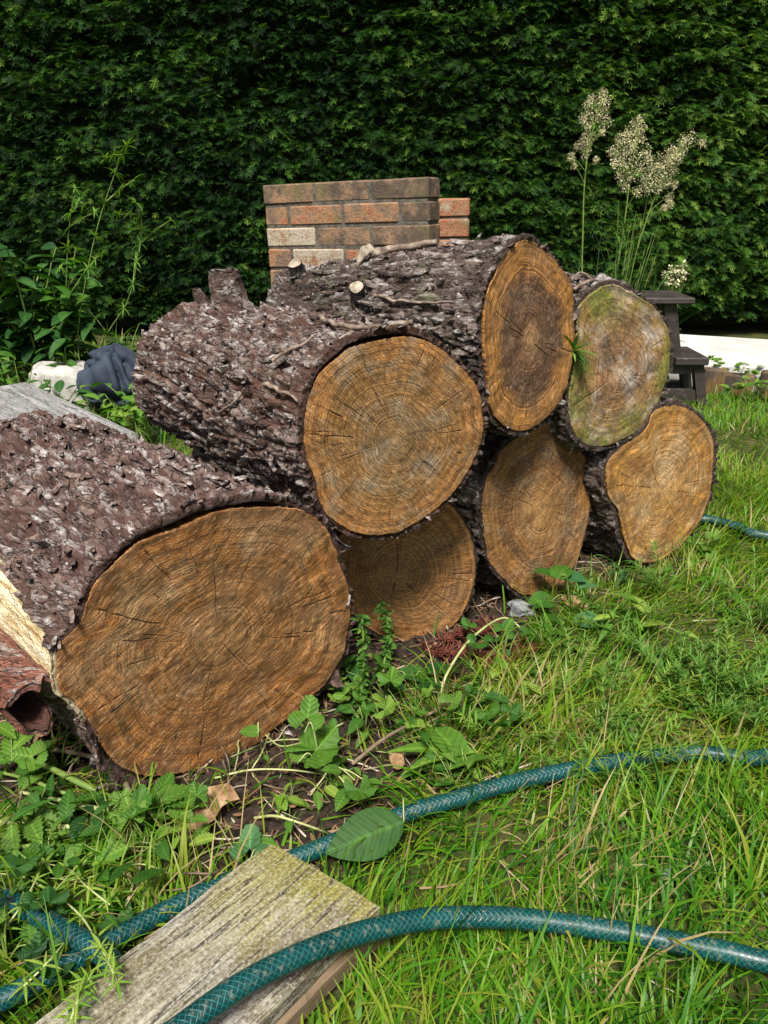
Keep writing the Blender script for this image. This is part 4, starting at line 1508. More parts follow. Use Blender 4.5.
# ------------------------------------------------------------------ grass
mg = M('grass_blades', .45, .25)
gt = mg.attr('tint').outputs['Fac']
gc = mg.ramp(gt, [(.0, (.36, .29, .15)), (.10, (.28, .21, .09)), (.16, (.19, .22, .025)), (.4, (.092, .215, .008)), (.7, (.032, .130, .007)), (1, (.009, .050, .006))])
mg.color(gc)
mg.translucent(mg.mix(1.0, gc, (1.5, 1.6, .45), 'MULTIPLY'), .38)


def blades(base, az, L, w, t0, kap, roll=None, nseg=4):
    """blades of grass as tapering strips: start angle t0 from the vertical, bending by kap (radians) along their length"""
    n_ = len(base)
    t = np.linspace(0, 1, nseg + 1)
    th_ = t0[:, None] + kap[:, None] * t[None]
    ds = L[:, None] / nseg
    hx = np.concatenate([np.zeros((n_, 1)), np.cumsum(np.sin((th_[:, 1:] + th_[:, :-1]) / 2) * ds, 1)], 1)
    hz_ = np.concatenate([np.zeros((n_, 1)), np.cumsum(np.cos((th_[:, 1:] + th_[:, :-1]) / 2) * ds, 1)], 1)
    d = np.stack([np.cos(az), np.sin(az)], 1)
    X = base[:, 0:1] + d[:, 0:1] * hx
    Y = base[:, 1:2] + d[:, 1:2] * hx
    Z = base[:, 2:3] + hz_
    Z = np.maximum(Z, base[:, 2:3] + .003)
    ww = w[:, None] * (1 - t[None] ** 1.8) * .5 + .0002
    rl = az + math.pi / 2 + (roll if roll is not None else 0)
    sx_, sy_ = np.cos(rl)[:, None], np.sin(rl)[:, None]
    A = np.stack([X - sx_ * ww, Y - sy_ * ww, Z], -1)
    B = np.stack([X + sx_ * ww, Y + sy_ * ww, Z], -1)
    V = np.stack([A, B], 2).reshape(n_, -1, 3)
    f = np.array([[2 * i, 2 * i + 1, 2 * i + 3, 2 * i + 2] for i in range(nseg)])
    k = 2 * (nseg + 1)
    return V.reshape(-1, 3), (f[None] + (np.arange(n_) * k)[:, None, None]).reshape(-1, 4), k


def sample_ground(n_, x0, x1, y0, y1):
    return rng.uniform(x0, x1, n_), rng.uniform(y0, y1, n_)


on_plank_c = pTL + wd * pwid / 2


def free_of_planks(x, y):
    q = np.stack([x, y], 1) - on_plank_c[:2]
    a_ = q @ pl[:2]
    b_ = q @ wd[:2]
    return ~((a_ < .01) & (a_ > -.5) & (np.abs(b_) < pwid / 2 + .012))


gparts, gtint = [], []


def grass_patch(n_, x0, x1, y0, y1, Lr, wr, lean, bend, tmean, tsd, dry=.08, soil_keep=.03):
    x, y = sample_ground(n_, x0, x1, y0, y1)
    cl3 = np.stack([x * 7, y * 7, 0 * x], 1)
    clump = fbm(cl3, 51, 3)
    sm_ = soil_mask(x, y)
    k_ = (rng.random(n_) < np.maximum((1 - sm_) * (.35 + 1.3 * clump), soil_keep * (sm_ > .5))) & ~under_logs(x, y) & free_of_planks(x, y)
    inslab = ((np.stack([x, y], 1) - A0[:2]) @ dy[:2] > -.06) & (y > 2)
    k_ &= ~inslab & (y < HEDGE_Y - .15)
    k_ &= ~((np.abs(x - tcn[0]) < .2) & (np.abs(y - tcn[1]) < .12))
    x, y, clump = x[k_], y[k_], clump[k_]
    m_ = len(x)
    z = ground_z(x, y)
    az = rng.uniform(0, 2 * math.pi, m_) * .6 + fbm(np.stack([x * 4, y * 4, 0 * x], 1), 61, 2) * 9
    L_ = rng.uniform(*Lr, m_) * (.6 + .8 * clump)
    w_ = rng.uniform(*wr, m_)
    v = blades(np.stack([x, y, z], 1), az, L_, w_, np.abs(rng.normal(0, lean, m_)), rng.normal(bend, .5, m_), rng.normal(0, .5, m_))
    gparts.append(v[:2])
    t_ = rng.normal(tmean, tsd * 1.3, m_) + .6 * (fbm(np.stack([x * 3, y * 3, 0 * x], 1), 58, 3) - .5)
    t_ = np.clip(t_, .18, 1)
    dr_ = rng.random(m_) < dry * (1.8 - 1.8 * sstep(.35, .65, fbm(np.stack([x * 5, y * 5, 0 * x + 3], 1), 59, 2)))
    t_ = np.where(dr_, rng.uniform(0, .14, m_), t_)
    gtint.append(np.repeat(t_, v[2]))


# close lawn, in front and to the right
grass_patch(19000, -.75, 1.1, .30, 1.05, (.025, .065), (.0018, .0045), .5, .9, .42, .14, .12, .11)
grass_patch(5200, -.75, 1.2, .30, 1.15, (.055, .13), (.002, .0055), .7, 1.0, .42, .2, .08, .08)
grass_patch(3500, -.75, 1.1, .30, 1.15, (.05, .13), (.001, .002), 1.2, .5, .1, .1, .75, .10)
grass_patch(22000, .0, 1.9, 1.0, 2.2, (.025, .065), (.0016, .0035), .5, .9, .48, .14, .07, .03)
grass_patch(4500, .0, 1.9, 1.0, 2.2, (.06, .13), (.002, .004), .6, 1.0, .42, .14, .06, .03)
grass_patch(20000, .4, 2.8, 2.1, 4.0, (.025, .065), (.0025, .0045), .5, .8, .42, .14, .06, .03)
grass_patch(6000, -1.6, .4, .9, 2.4, (.04, .11), (.002, .004), .6, .9, .5, .15, .1, .03)
grass_patch(9000, -3.0, .6, 2.0, 4.3, (.05, .13), (.003, .006), .5, .8, .55, .15, .08, .03)
grass = build('grass', gparts, mg.m, None, {'tint': np.concatenate(gtint)})
tag(grass, 'long green lawn grass with dry straw in it', 'grass', kind='stuff')

# ------------------------------------------------------------------ litter on the bare soil
ml = M('litter', .85, .15)
lt_ = ml.attr('tint').outputs['Fac']
ml.color(ml.ramp(lt_, [(.0, (.025, .016, .012)), (.35, (.07, .042, .028)), (.6, (.16, .085, .045)), (.8, (.24, .17, .11)), (1, (.36, .31, .25))]))
nl_ = 15000
x, y = sample_ground(nl_, -.9, .9, .4, 2.0)
k_ = (rng.random(nl_) < soil_mask(x, y) + .03) & free_of_planks(x, y)
x, y = x[k_], y[k_]
n_ = len(x)
z = ground_z(x, y) + rng.uniform(.001, .010, n_)
g = np.linspace(-1, 1, 3)
FX, FY = np.meshgrid(g, np.linspace(0, 1, 4), indexing='ij')
ft_ = np.stack([(FX * .5 * np.sin(math.pi * (FY * .8 + .1))).ravel(), (FY - .5).ravel(), (.25 * FY ** 2 - .15 * FX ** 2).ravel()], 1)
Mx = frames(np.stack([rng.normal(0, 1, n_), rng.normal(0, 1, n_), rng.normal(0, .35, n_)], 1), rng.normal(0, .5, n_))
sc3 = np.stack([rng.uniform(.002, .007, n_), rng.uniform(.004, .015, n_), rng.uniform(.004, .014, n_)], 1)
sc3 *= np.where(rng.random(n_) < .04, 1.9, 1)[:, None]
p1 = scatter((ft_, grid_faces(3, 4)), np.stack([x, y, z], 1), Mx, sc3)
tl1 = np.repeat(np.clip(rng.normal(.27, .22, n_), 0, 1), len(ft_))
ns_ = 2600
x, y = sample_ground(ns_, -.9, 1.0, .4, 2.0)
k_ = (rng.random(ns_) < soil_mask(x, y) + .12) & free_of_planks(x, y)
x, y = x[k_], y[k_]
n_ = len(x)
st_v, st_f = tube(np.array([[0, -.5, 0], [.03, -.15, .02], [-.02, .2, -.01], [.02, .5, .03]]), [.018, .018, .015, .008], 5)
Mx = frames(np.stack([rng.normal(0, 1, n_), rng.normal(0, 1, n_), rng.normal(0, .15, n_)], 1), rng.normal(0, 1, n_))
p2_ = scatter((st_v, st_f), np.stack([x, y, ground_z(x, y) + rng.uniform(.003, .012, n_)], 1), Mx, rng.uniform(.03, .09, n_))
tl2 = np.repeat(np.clip(rng.normal(.62, .25, n_), 0, 1), len(st_v))
lit = build('bark_litter', [p1, p2_], ml.m, None, {'tint': np.concatenate([tl1, tl2])})
tag(lit, 'crumbs of bark, dead leaves and dry stalks on the bare soil before the logs', 'litter', kind='stuff')

# ------------------------------------------------------------------ plants
ml_dark = leaf_material('leaf_dark', [(.0, (.010, .040, .010)), (.5, (.026, .085, .018)), (1, (.06, .14, .03))], .22)
ml_mid = leaf_material('leaf_mid', [(.0, (.025, .085, .012)), (.5, (.060, .155, .020)), (1, (.14, .24, .04))], .3)
ml_light = leaf_material('leaf_light', [(.0, (.05, .13, .018)), (.5, (.12, .24, .03)), (1, (.26, .34, .06))], .35)
ml_blue = leaf_material('leaf_bluish', [(.0, (.02, .075, .030)), (.5, (.045, .14, .055)), (1, (.09, .20, .08))], .25)
m_stem = M('green_stem', .5, .3)
m_stem.color(m_stem.ramp(m_stem.noise(m_stem.coord(), 20, 3), [(.3, (.07, .12, .02)), (.7, (.18, .24, .06))]))
m_stemp = M('pale_stem', .55, .3)
m_stemp.color(m_stemp.ramp(m_stemp.noise(m_stemp.coord(), 25, 3), [(.3, (.16, .20, .06)), (.7, (.36, .36, .17))]))
m_stemb = M('brown_stem', .75, .2)
m_stemb.color(m_stemb.ramp(m_stemb.noise(m_stemb.coord(), 40, 4), [(.3, (.06, .04, .026)), (.7, (.19, .14, .095))]))

T_OVAL = leaf_tmpl(1, .52, 7, .28, .25, 'oval')
T_LANCE = leaf_tmpl(1, .26, 7, .35, .35, 'lance')
T_THIN = leaf_tmpl(1, .19, 5, .3, .3, 'lance')
T_HEART = leaf_tmpl(1, .95, 8, .22, .22, 'heart')
T_TOOTH = leaf_tmpl(1, .5, 18, .28, .3, 'oval', 9)
T_DOCK = leaf_tmpl(1, .58, 14, .22, .14, 'oval')


def lobed_tmpl(nl=5, depth=.28):
    """a round, lobed leaf like a hollyhock's: a fan of triangles with a wavy rim"""
    na_ = 41
    a_ = np.linspace(R_(-150), R_(150), na_)
    r_ = 1 - depth * np.abs(np.sin(a_ * nl / 2 * .97)) ** 1.0 * 1
    r_ = .55 * (1 - depth + depth * np.abs(np.cos(a_ * nl / 2 * 1.0)) + .05 * np.sin(a_ * 21))
    rim_ = np.stack([r_ * np.sin(a_), .45 + r_ * np.cos(a_), .10 * np.cos(a_ * nl) + .05], 1)
    mid_ = np.stack([.5 * r_ * np.sin(a_), .45 + .5 * r_ * np.cos(a_), .06 * np.cos(a_ * nl)], 1)
    V_ = np.vstack([rim_, mid_, np.repeat([[0, .42, -.02]], na_, 0)])
    return V_, grid_faces(3, na_)[:, ::-1]


T_LOBE = lobed_tmpl()
T_LOBE3 = lobed_tmpl(3, .5)


class Plant:
    def __init__(self, name, label, cat, base, group=None):
        self.root = thing(name, label, cat, base, group)
        self.leaves = {}
        self.stems = {}

    def leaf(self, tmpl, mat, pos, d, size, tint=.5, roll=0.0, up=(0, 0, 1.0)):
        pos = np.atleast_2d(pos)
        n_ = len(pos)
        d = np.broadcast_to(np.asarray(d, float), (n_, 3))
        Mx = frames(d, np.broadcast_to(np.asarray(roll, float), (n_,)).copy(), np.asarray(up, float))
        v = scatter(tmpl, pos, Mx, np.broadcast_to(np.asarray(size, float), (n_,)))
        t_ = np.repeat(np.broadcast_to(np.asarray(tint, float), (n_,)), len(tmpl[0]))
        self.leaves.setdefault(mat.name, [mat, [], [], []])
        self.leaves[mat.name][3].append(np.tile(tmpl[0], (n_, 1)))
        self.leaves[mat.name][1].append(v)
        self.leaves[mat.name][2].append(t_)

    def stem(self, pts, r, mat, smooth=True, ns=6, taper=.5):
        P = catmull(pts, 6) if len(pts) > 2 else np.array([np.asarray(pts[0]) * (1 - t) + np.asarray(pts[1]) * t for t in np.linspace(0, 1, 5)])
        rr = r * (1 - taper * np.linspace(0, 1, len(P)))
        self.stems.setdefault(mat.name, [mat, []])
        self.stems[mat.name][1].append(tube(P, rr, ns))
        return P

    def done(self, leafname='foliage', stemname='stem'):
        for mat, ps, ts, lc in self.leaves.values():
            build(leafname, ps, mat, self.root, {'tint': np.concatenate(ts), 'lc': np.concatenate(lc)})
        for mat, ps in self.stems.values():
            build(stemname, ps, mat, self.root)
        return self.root


def rdir(n_, up=.3, sd=.3):
    a_ = rng.uniform(0, 2 * math.pi, n_)
    return np.stack([np.cos(a_), np.sin(a_), rng.normal(up, sd, n_)], 1)


# broad-leaved bush at the left
YB = 3.15
bushes = Plant('broad_leaved_bush', 'leafy green bush with broad oval leaves at the left, against the hedge', 'bush', (float(yp(30, 330, YB)[0]), YB, 0))
bx0 = float(yp(30, 330, YB)[0])
for k in range(58):
    tip = yp(rng.uniform(-70, 100), rng.uniform(236, 350), YB + rng.uniform(-.22, .22))
    if tip[0] > bx0 + .12:
        tip[2] = min(tip[2], .62)
    b0 = np.array([bx0 + rng.uniform(-.12, .1), YB + rng.uniform(-.1, .1), 0])
    P = bushes.stem([b0, b0 * .5 + tip * .5 + np.array([0, 0, .06]), tip], .005, m_stem.m)
    nlv = rng.integers(8, 14)
    ii = np.linspace(len(P) * .45, len(P) - 1, nlv).astype(int)
    dd = rdir(nlv, .05, .3) + np.array([.1, -.35, 0])
    bushes.leaf(T_OVAL, ml_dark if k % 3 else ml_mid, P[ii], dd, rng.uniform(.065, .115, nlv), rng.uniform(.15, .85, nlv), rng.normal(0, .3, nlv))
bushes.done()

# tall goosegrass stems with whorls of narrow leaves
for k, (label, px) in enumerate([
        ('tallest thin goosegrass stem with whorled leaves rising before the hedge at the left', [(78, 345), (84, 290), (98, 225), (118, 165), (128, 143)]),
        ('goosegrass stem with starry whorls hanging right of the tallest stem', [(100, 350), (128, 300), (138, 255), (142, 225), (134, 198)]),
        ('short goosegrass stem leaning over the broad leaved bush', [(60, 330), (66, 290), (68, 240), (72, 208), (76, 185)])]):
    Yk = 3.0 + .08 * k
    P0 = [yp(a_, b_, Yk - .03 * i_) for i_, (a_, b_) in enumerate(px)]
    base = np.array([P0[0][0], Yk, 0])
    pt = Plant('goosegrass', label, 'weed', base, 'goosegrass stems at the left')
    P = pt.stem([base] + P0, .0026, m_stem.m)
    for i_ in range(8, len(P), 3):
        nw = 7
        a_ = np.linspace(0, 2 * math.pi, nw, endpoint=False) + i_
        dd = np.stack([np.cos(a_), np.sin(a_), .3 + .9 * np.cos(a_ + rng.uniform(0, 6))], 1)
        pt.leaf(T_THIN, ml_light if i_ % 2 else ml_mid, np.repeat(P[i_][None], nw, 0), dd, rng.uniform(.032, .055, nw), rng.uniform(.2, .7, nw))
        if i_ % 2 == 0:
            dd = rdir(1, .5)[0]
            Q = pt.stem([P[i_], P[i_] + dd * .06, P[i_] + dd * .12 + np.array([0, 0, -.01])], .0018, m_stem.m)
            for q_ in (Q[-1], Q[len(Q) // 2]):
                dd2 = np.stack([np.cos(a_), np.sin(a_), .2 + .9 * np.cos(a_ + rng.uniform(0, 6))], 1)
                pt.leaf(T_THIN, ml_light, np.repeat(q_[None], nw, 0), dd2, rng.uniform(.02, .04, nw), rng.uniform(.2, .7, nw))
    pt.done()

# low weeds under the bush and round the white block
low = [(18, 372, 2.7, ml_mid, 'leafy weed in front of the bush, left of the white block'), (40, 392, 2.45, ml_dark, 'dark toothed nettle hanging over the white block and the timber'),
       (5, 395, 2.5, ml_light, 'bright low weed at the left edge behind the timber'), (125, 402, 2.5, ml_light, 'bright green seedling under the far end of the plated log'),
       (98, 408, 2.4, ml_light, 'yellow green weed between the blue cloth and the big front log'), (140, 395, 2.7, ml_mid, 'small weed behind the plated log, right of the blue cloth'),
       (60, 352, 3.0, ml_mid, 'weed standing behind the white block'), (150, 372, 3.1, ml_dark, 'shaded weed at the hedge foot behind the plated log'),
       (118, 345, 3.3, ml_dark, 'dark leafy weed at the hedge foot behind the blue cloth'), (85, 335, 3.4, ml_mid, 'mid green weed at the hedge foot beside the bush')]
for k, (px, py, Yk, mt_, label) in enumerate(low):
    P0 = yp(px, py, Yk)
    base = np.array([P0[0], Yk, 0])
    pt = Plant('weed', label, 'weed', base, 'low weeds at the back left')
    for j_ in range(9):
        tip = base + np.array([rng.normal(0, .07), rng.normal(0, .06), float(P0[2]) * rng.uniform(.55, 1.25) + .02])
        if k == 1:
            tip = yp(px + rng.uniform(-12, 42), py + rng.uniform(-14, 6), Yk - .1 + rng.uniform(-.05, .05))
        P = pt.stem([base + np.array([rng.normal(0, .02), rng.normal(0, .02), 0]), base * .45 + tip * .55 + np.array([0, 0, .02]), tip], .0025, m_stem.m)
        nlv = 6
        ii = np.linspace(len(P) * .3, len(P) - 1, nlv).astype(int)
        pt.leaf(T_TOOTH if k in (1, 0, 3) else T_OVAL, mt_, P[ii], rdir(nlv, .1, .3) + np.array([0, -.2, 0]), rng.uniform(.03, .065, nlv), rng.uniform(.2, .9, nlv), rng.normal(0, .3, nlv))
    pt.done()

# weeds by the stool and the slab
for k, (px, py, Yk, label) in enumerate([(712, 372, 3.3, 'light green weed beside the front leg of the step stool'), (735, 385, 3.2, 'light green weed before the dark edging posts'),
                                         (752, 398, 3.05, 'low weed in the lawn below the edging posts')]):
    P0 = yp(px, py, Yk)
    base = np.array([P0[0], Yk, 0])
    pt = Plant('weed', label, 'weed', base, 'weeds along the slab')
    for j_ in range(10):
        tip = base + np.array([rng.normal(0, .06), rng.normal(0, .04), rng.uniform(.05, .13)])
        P = pt.stem([base, base * .4 + tip * .6 + np.array([0, 0, .015]), tip], .002, m_stem.m)
        pt.leaf(T_OVAL, ml_light, P[[-1, -4, -6]], rdir(3, .15, .3), rng.uniform(.03, .055, 3), rng.uniform(.2, .8, 3), rng.normal(0, .3, 3))
    pt.done()

# ------------------------------------------------------------------ flowering grass-like plant behind the pile
mf = M('cream_flower', .7, .2)
mf.color(mf.ramp(mf.attr('tint').outputs['Fac'], [(.0, (.24, .22, .08)), (.5, (.46, .43, .24)), (1, (.62, .59, .40))]))
mf.translucent((.45, .43, .25), .2)
YP = 3.35
pbase = np.array([float(yp(618, 300, YP)[0]), YP, 0])
pt = Plant('flowering_plant', 'tall plant with three cream flower plumes and long narrow leaves behind the log pile', 'flowering plant', pbase)
flo = []
plumes = [([(585, 300), (583, 230), (587, 160), (603, 92)], [(603, 93, 5), (604, 101, 6), (594, 99, 6), (589, 103, 6), (601, 112, 7), (606, 120, 6), (597, 117, 5), (588, 113, 6), (583, 119, 4), (588, 125, 5), (589, 138, 6), (583, 140, 5), (586, 148, 5), (578, 146, 4), (586, 153, 5), (571, 157, 4), (602, 131, 4), (596, 160, 3), (574, 166, 3)]),
          ([(612, 300), (622, 240), (630, 180), (639, 118)], [(640, 120, 5), (635, 126, 7), (640, 131, 7), (629, 134, 7), (622, 138, 7), (618, 143, 5), (632, 143, 7), (641, 139, 5), (627, 150, 8), (619, 156, 7), (612, 152, 5), (634, 158, 8), (645, 152, 7), (649, 158, 5), (624, 166, 7), (615, 163, 5), (640, 168, 7), (630, 176, 6), (620, 176, 5), (624, 186, 5), (637, 192, 5)]),
          ([(625, 300), (640, 240), (660, 185), (683, 142)], [(690, 139, 7), (684, 141, 6), (702, 143, 4), (678, 149, 7), (671, 152, 7), (667, 158, 8), (660, 162, 8), (675, 160, 6), (682, 153, 5), (654, 167, 7), (665, 169, 7), (648, 172, 7), (673, 171, 5), (658, 178, 7), (650, 183, 7), (644, 181, 6), (667, 183, 5), (674, 184, 4), (659, 188, 5), (646, 190, 5), (669, 197, 5), (670, 204, 4), (664, 208, 3)])]
for sp_, fl_ in plumes:
    top_ = [yp(a_, b_, YP - .02 * i_) for i_, (a_, b_) in enumerate(sp_)]
    P = pt.stem([pbase + np.array([rng.normal(0, .03), rng.normal(0, .03), 0])] + top_, .004, m_stem.m)
    for (a_, b_, r_) in fl_:
        c_ = yp(a_, b_, YP - .05 + rng.uniform(-.05, .05))
        dz = P[:, 2] - (c_[2] - .05)
        P_ = P[np.argmin(np.abs(dz))]
        pt.stem([P_, P_ * .4 + c_ * .6 + np.array([0, 0, .006]), c_], .0014, m_stem.m, ns=4)
        flo.append((c_, r_ / F_PX * YP * .98))
FV, FT = [], []
petal = leaf_tmpl(1, .7, 3, .3, .2, 'oval')
for c_, r_ in flo:
    npt = 140
    d = rng.normal(0, 1, (npt, 3))
    d /= np.linalg.norm(d, axis=1)[:, None]
    ps = c_ + d * r_ * rng.uniform(.2, 1.0, (npt, 1)) * np.array([1, 1, 1.15])
    FV.append(scatter(petal, ps, frames(d + rng.normal(0, .5, (npt, 3)), rng.uniform(-1, 1, npt)), rng.uniform(.003, .0068, npt)))
    FT.append(np.repeat(np.clip(rng.normal(.55, .25, npt), 0, 1), len(petal[0])))
nb_ = 95
ang_ = rng.uniform(0, 2 * math.pi, nb_)
bb = pbase + np.stack([rng.normal(0, .10, nb_), rng.normal(0, .06, nb_), np.zeros(nb_)], 1)
V_, F_, k_ = blades(bb, ang_, rng.uniform(.3, .8, nb_), rng.uniform(.004, .009, nb_), np.abs(rng.normal(.05, .1, nb_)), rng.uniform(.15, 1.3, nb_), nseg=9)
build('narrow_leaves', [(V_, F_)], ml_dark, pt.root, {'tint': np.repeat(rng.uniform(.1, 1, nb_), k_)})
for k in range(16):
    tip = yp(rng.uniform(615, 668), rng.uniform(195, 250), YP + rng.uniform(-.1, .05))
    P = pt.stem([pbase + np.array([rng.normal(0, .04), rng.normal(0, .03), 0]), pbase * .5 + tip * .5, tip], .002, m_stem.m)
    pt.leaf(T_LANCE, ml_mid, P[[-1, -3, -5, -7]], rdir(4, .2), rng.uniform(.04, .08, 4), rng.uniform(0, .6, 4))
pt.done()
build('flower_plumes', FV, mf.m, pt.root, {'tint': np.concatenate(FT)})
pb2 = np.array([float(yp(676, 276, 3.6)[0]), 3.6, 0])
pt = Plant('flowering_plant', 'small white flower cluster low against the hedge just above the step stool', 'flowering plant', pb2)
FV, FT = [], []
for (a_, b_, r_) in [(684, 267, 5), (678, 268, 4), (670, 271, 5), (674, 275, 5), (679, 278, 4), (668, 282, 3), (685, 276, 3), (665, 274, 3), (677, 283, 3)]:
    c_ = yp(a_, b_, 3.57)
    pt.stem([pb2, pb2 * .4 + c_ * .6 + np.array([0, 0, .03]), c_], .002, m_stem.m)
    r_ = r_ / F_PX * 3.5
    d = rng.normal(0, 1, (30, 3))
    d /= np.linalg.norm(d, axis=1)[:, None]
    FV.append(scatter(petal, c_ + d * r_ * rng.uniform(.3, 1, (30, 1)), frames(d), rng.uniform(.008, .013, 30)))
    FT.append(np.repeat(np.clip(rng.normal(.8, .15, 30), 0, 1), len(petal[0])))
pt.leaf(T_LANCE, ml_dark, pb2 + np.stack([rng.normal(0, .03, 20), rng.normal(0, .03, 20), rng.uniform(.05, .4, 20)], 1), rdir(20, .2), rng.uniform(.05, .09, 20), rng.uniform(0, .6, 20))
pt.done()
build('flower_head', FV, mf.m, pt.root, {'tint': np.concatenate(FT)})

# ------------------------------------------------------------------ weeds before the logs
G3 = np.array([0, 0, 1.0])


def toward(p, q):
    d = np.asarray(q) - np.asarray(p)
    return d / np.linalg.norm(d)


# two feathery upright weeds between the big front log and the low one
for label, px, z1 in (('feathery upright weed touching the right edge of the big front log', [(357, 724), (361, 690), (364, 655), (362, 617)], .155),
                      ('feathery upright weed before the shaded low log', [(383, 672), (386, 652), (390, 632), (381, 605)], .12)):
    b_ = gp(*px[0])
    Yk = b_[1]
    P0 = [yp(a_, c_, Yk + .015 * i_) for i_, (a_, c_) in enumerate(px)]
    pt = Plant('feathery_weed', label, 'weed', (b_[0], b_[1], 0), 'feathery weeds before the low log')
    P = pt.stem(P0, .003, m_stem.m)
    for i_ in range(2, len(P)):
        n_ = 8
        pt.leaf(T_TOOTH, ml_mid, np.repeat(P[i_][None], n_, 0) + rng.normal(0, .003, (n_, 3)), rdir(n_, .3, .5), rng.uniform(.009, .017, n_), rng.uniform(.1, .9, n_), rng.normal(0, .5, n_))
    pt.done()


def leafy(label, base_px, leaves, stem_mat, group=None, name='weed', cat='weed'):
    """a small plant: leaves given as (template, material, x, y, height, length, heading degrees, pitch, tint)"""
    b_ = gp(*base_px)
    pt = Plant(name, label, cat, (b_[0], b_[1], 0), group)
    for (tm, mt_, x_, y_, h_, L_, hd, pit, ti) in leaves:
        c_ = gp(x_, y_, h_)
        d = np.array([math.cos(R_(hd)), math.sin(R_(hd)), math.tan(R_(pit))])
        d /= np.linalg.norm(d)
        s0 = c_ - d * L_ * .5
        pt.stem([b_ + np.array([0, 0, .004]), b_ * .5 + s0 * .5 + np.array([0, 0, .5 * abs(h_) + .004]), s0], .0016, stem_mat, ns=5)
        pt.leaf(tm, mt_, s0, d, L_, ti, rng.normal(0, .15), up=(.1, -.55, 1.0) if tm is T_DOCK else (0, 0, 1.0))
    return pt.done()


leafy('weed with broad dark glossy leaves on the soil before the low log', (412, 690), [(T_OVAL, ml_dark, 417, 674, .03, .085, -20, 10, .75), (T_OVAL, ml_dark, 442, 668, .035, .07, 25, 5, .35), (T_OVAL, ml_dark, 393, 684, .02, .05, 150, 15, .3)], m_stem.m)
leafy('dark leaved weed at the foot of the feathery one by the big front log', (352, 700), [(T_OVAL, ml_dark, 357, 668, .045, .075, 100, 20, .55), (T_OVAL, ml_dark, 340, 684, .03, .045, 170, 10, .5), (T_OVAL, ml_dark, 345, 706, .03, .04, 210, 10, .4), (T_OVAL, ml_mid, 356, 724, .03, .04, 240, 10, .3), (T_OVAL, ml_dark, 371, 706, .03, .04, 10, 10, .6)], m_stem.m)
leafy('weed with round lobed leaves on long pale stalks beside the big front log', (322, 778),
      [(T_LOBE3, ml_light, 308, 714, .10, .052, 80, 35, .35), (T_LOBE, ml_light, 318, 747, .055, .075, 40, 15, .3), (T_LOBE, ml_mid, 303, 757, .04, .045, 190, 10, .9), (T_OVAL, ml_mid, 343, 797, .03, .042, 250, 10, .6),
       (T_LOBE, ml_light, 360, 791, .035, .045, 290, 0, .15), (T_OVAL, ml_light, 374, 781, .03, .025, 340, 20, .4), (T_LOBE3, ml_light, 330, 728, .05, .03, 60, 20, .2)], m_stemp.m)
leafy('single round leaf on a thin stalk in front of the big cut face', (262, 755), [(T_HEART, ml_mid, 249, 731, .07, .028, 170, 10, .8), (T_OVAL, ml_light, 266, 757, .015, .016, 300, 10, .3)], m_stemp.m)
leafy('large dock leaf lying across the hose beside the plank', (402, 808), [(T_DOCK, ml_mid, 366, 836, .045, .105, 203, -4, .12)], m_stemp.m)
leafy('pale green leaf tucked against the end of the grey plank', (262, 858), [(T_LOBE3, ml_blue, 250, 845, .03, .05, 95, 15, .85)], m_stemp.m)
leafy('rosette of long pale leaves in the grass edge right of the soil', (455, 765),
      [(T_LANCE, ml_light, 430, 743, .05, .13, 165, 8, .45), (T_LANCE, ml_light, 440, 752, .05, .11, 185, 5, .6), (T_OVAL, ml_light, 447, 738, .055, .09, 120, 15, .35), (T_LANCE, ml_light, 464, 744, .05, .10, 95, 10, .3),
       (T_LANCE, ml_mid, 425, 760, .03, .10, 200, 0, .6), (T_OVAL, ml_mid, 470, 758, .05, .07, 30, 10, .7)], m_stem.m)
leafy('ivy leaved weed climbing before the brown banded cut face', (570, 612),
      [(T_HEART, ml_mid, 545, 572, .075, .045, 170, 25, .35), (T_HEART, ml_mid, 562, 570, .08, .05, 60, 20, .5), (T_HEART, ml_blue, 574, 577, .07, .05, -30, 15, .5), (T_HEART, ml_mid, 541, 600, .045, .05, 200, 15, .45),
       (T_HEART, ml_blue, 589, 585, .06, .045, 10, 10, .9), (T_HEART, ml_blue, 584, 620, .03, .05, 170, 5, .9), (T_HEART, ml_blue, 601, 622, .03, .05, 0, 5, .75), (T_HEART, ml_mid, 550, 620, .03, .045, 220, 10, .4), (T_TOOTH, ml_light, 556, 630, .03, .05, 200, 10, .3)], m_stem.m)
leafy('weed with yellowing leaves in the grass before the right end log', (648, 640),
      [(T_TOOTH, ml_light, 638, 602, .06, .06, 120, 30, 1.0), (T_TOOTH, ml_light, 655, 622, .04, .06, 20, 10, 1.0), (T_TOOTH, ml_light, 690, 634, .03, .03, 330, 10, 1.0), (T_TOOTH, ml_mid, 628, 596, .07, .05, 160, 30, .8)], m_stem.m)
leafy('small weed with oval leaves under the right end log', (640, 575), [(T_OVAL, ml_mid, 628, 570, .03, .04, 180, 10, .6), (T_OVAL, ml_mid, 655, 570, .03, .045, 10, 10, .8), (T_OVAL, ml_mid, 668, 568, .03, .035, 40, 10, .7)], m_stem.m)
leafy('weed with flat cut leaves spread below the big front log', (160, 812),
      [(T_TOOTH, ml_mid, 152, 798, .04, .07, 120, 10, .7), (T_TOOTH, ml_mid, 175, 792, .045, .07, 40, 10, .75), (T_TOOTH, ml_mid, 185, 800, .04, .06, 10, 5, .6), (T_OVAL, ml_mid, 180, 810, .03, .05, 330, 0, .8), (T_LANCE, ml_light, 190, 822, .02, .06, 40, 5, .8),
       (T_TOOTH, ml_mid, 140, 810, .035, .06, 190, 10, .55), (T_TOOTH, ml_mid, 165, 783, .04, .05, 80, 20, .6)], m_stem.m)
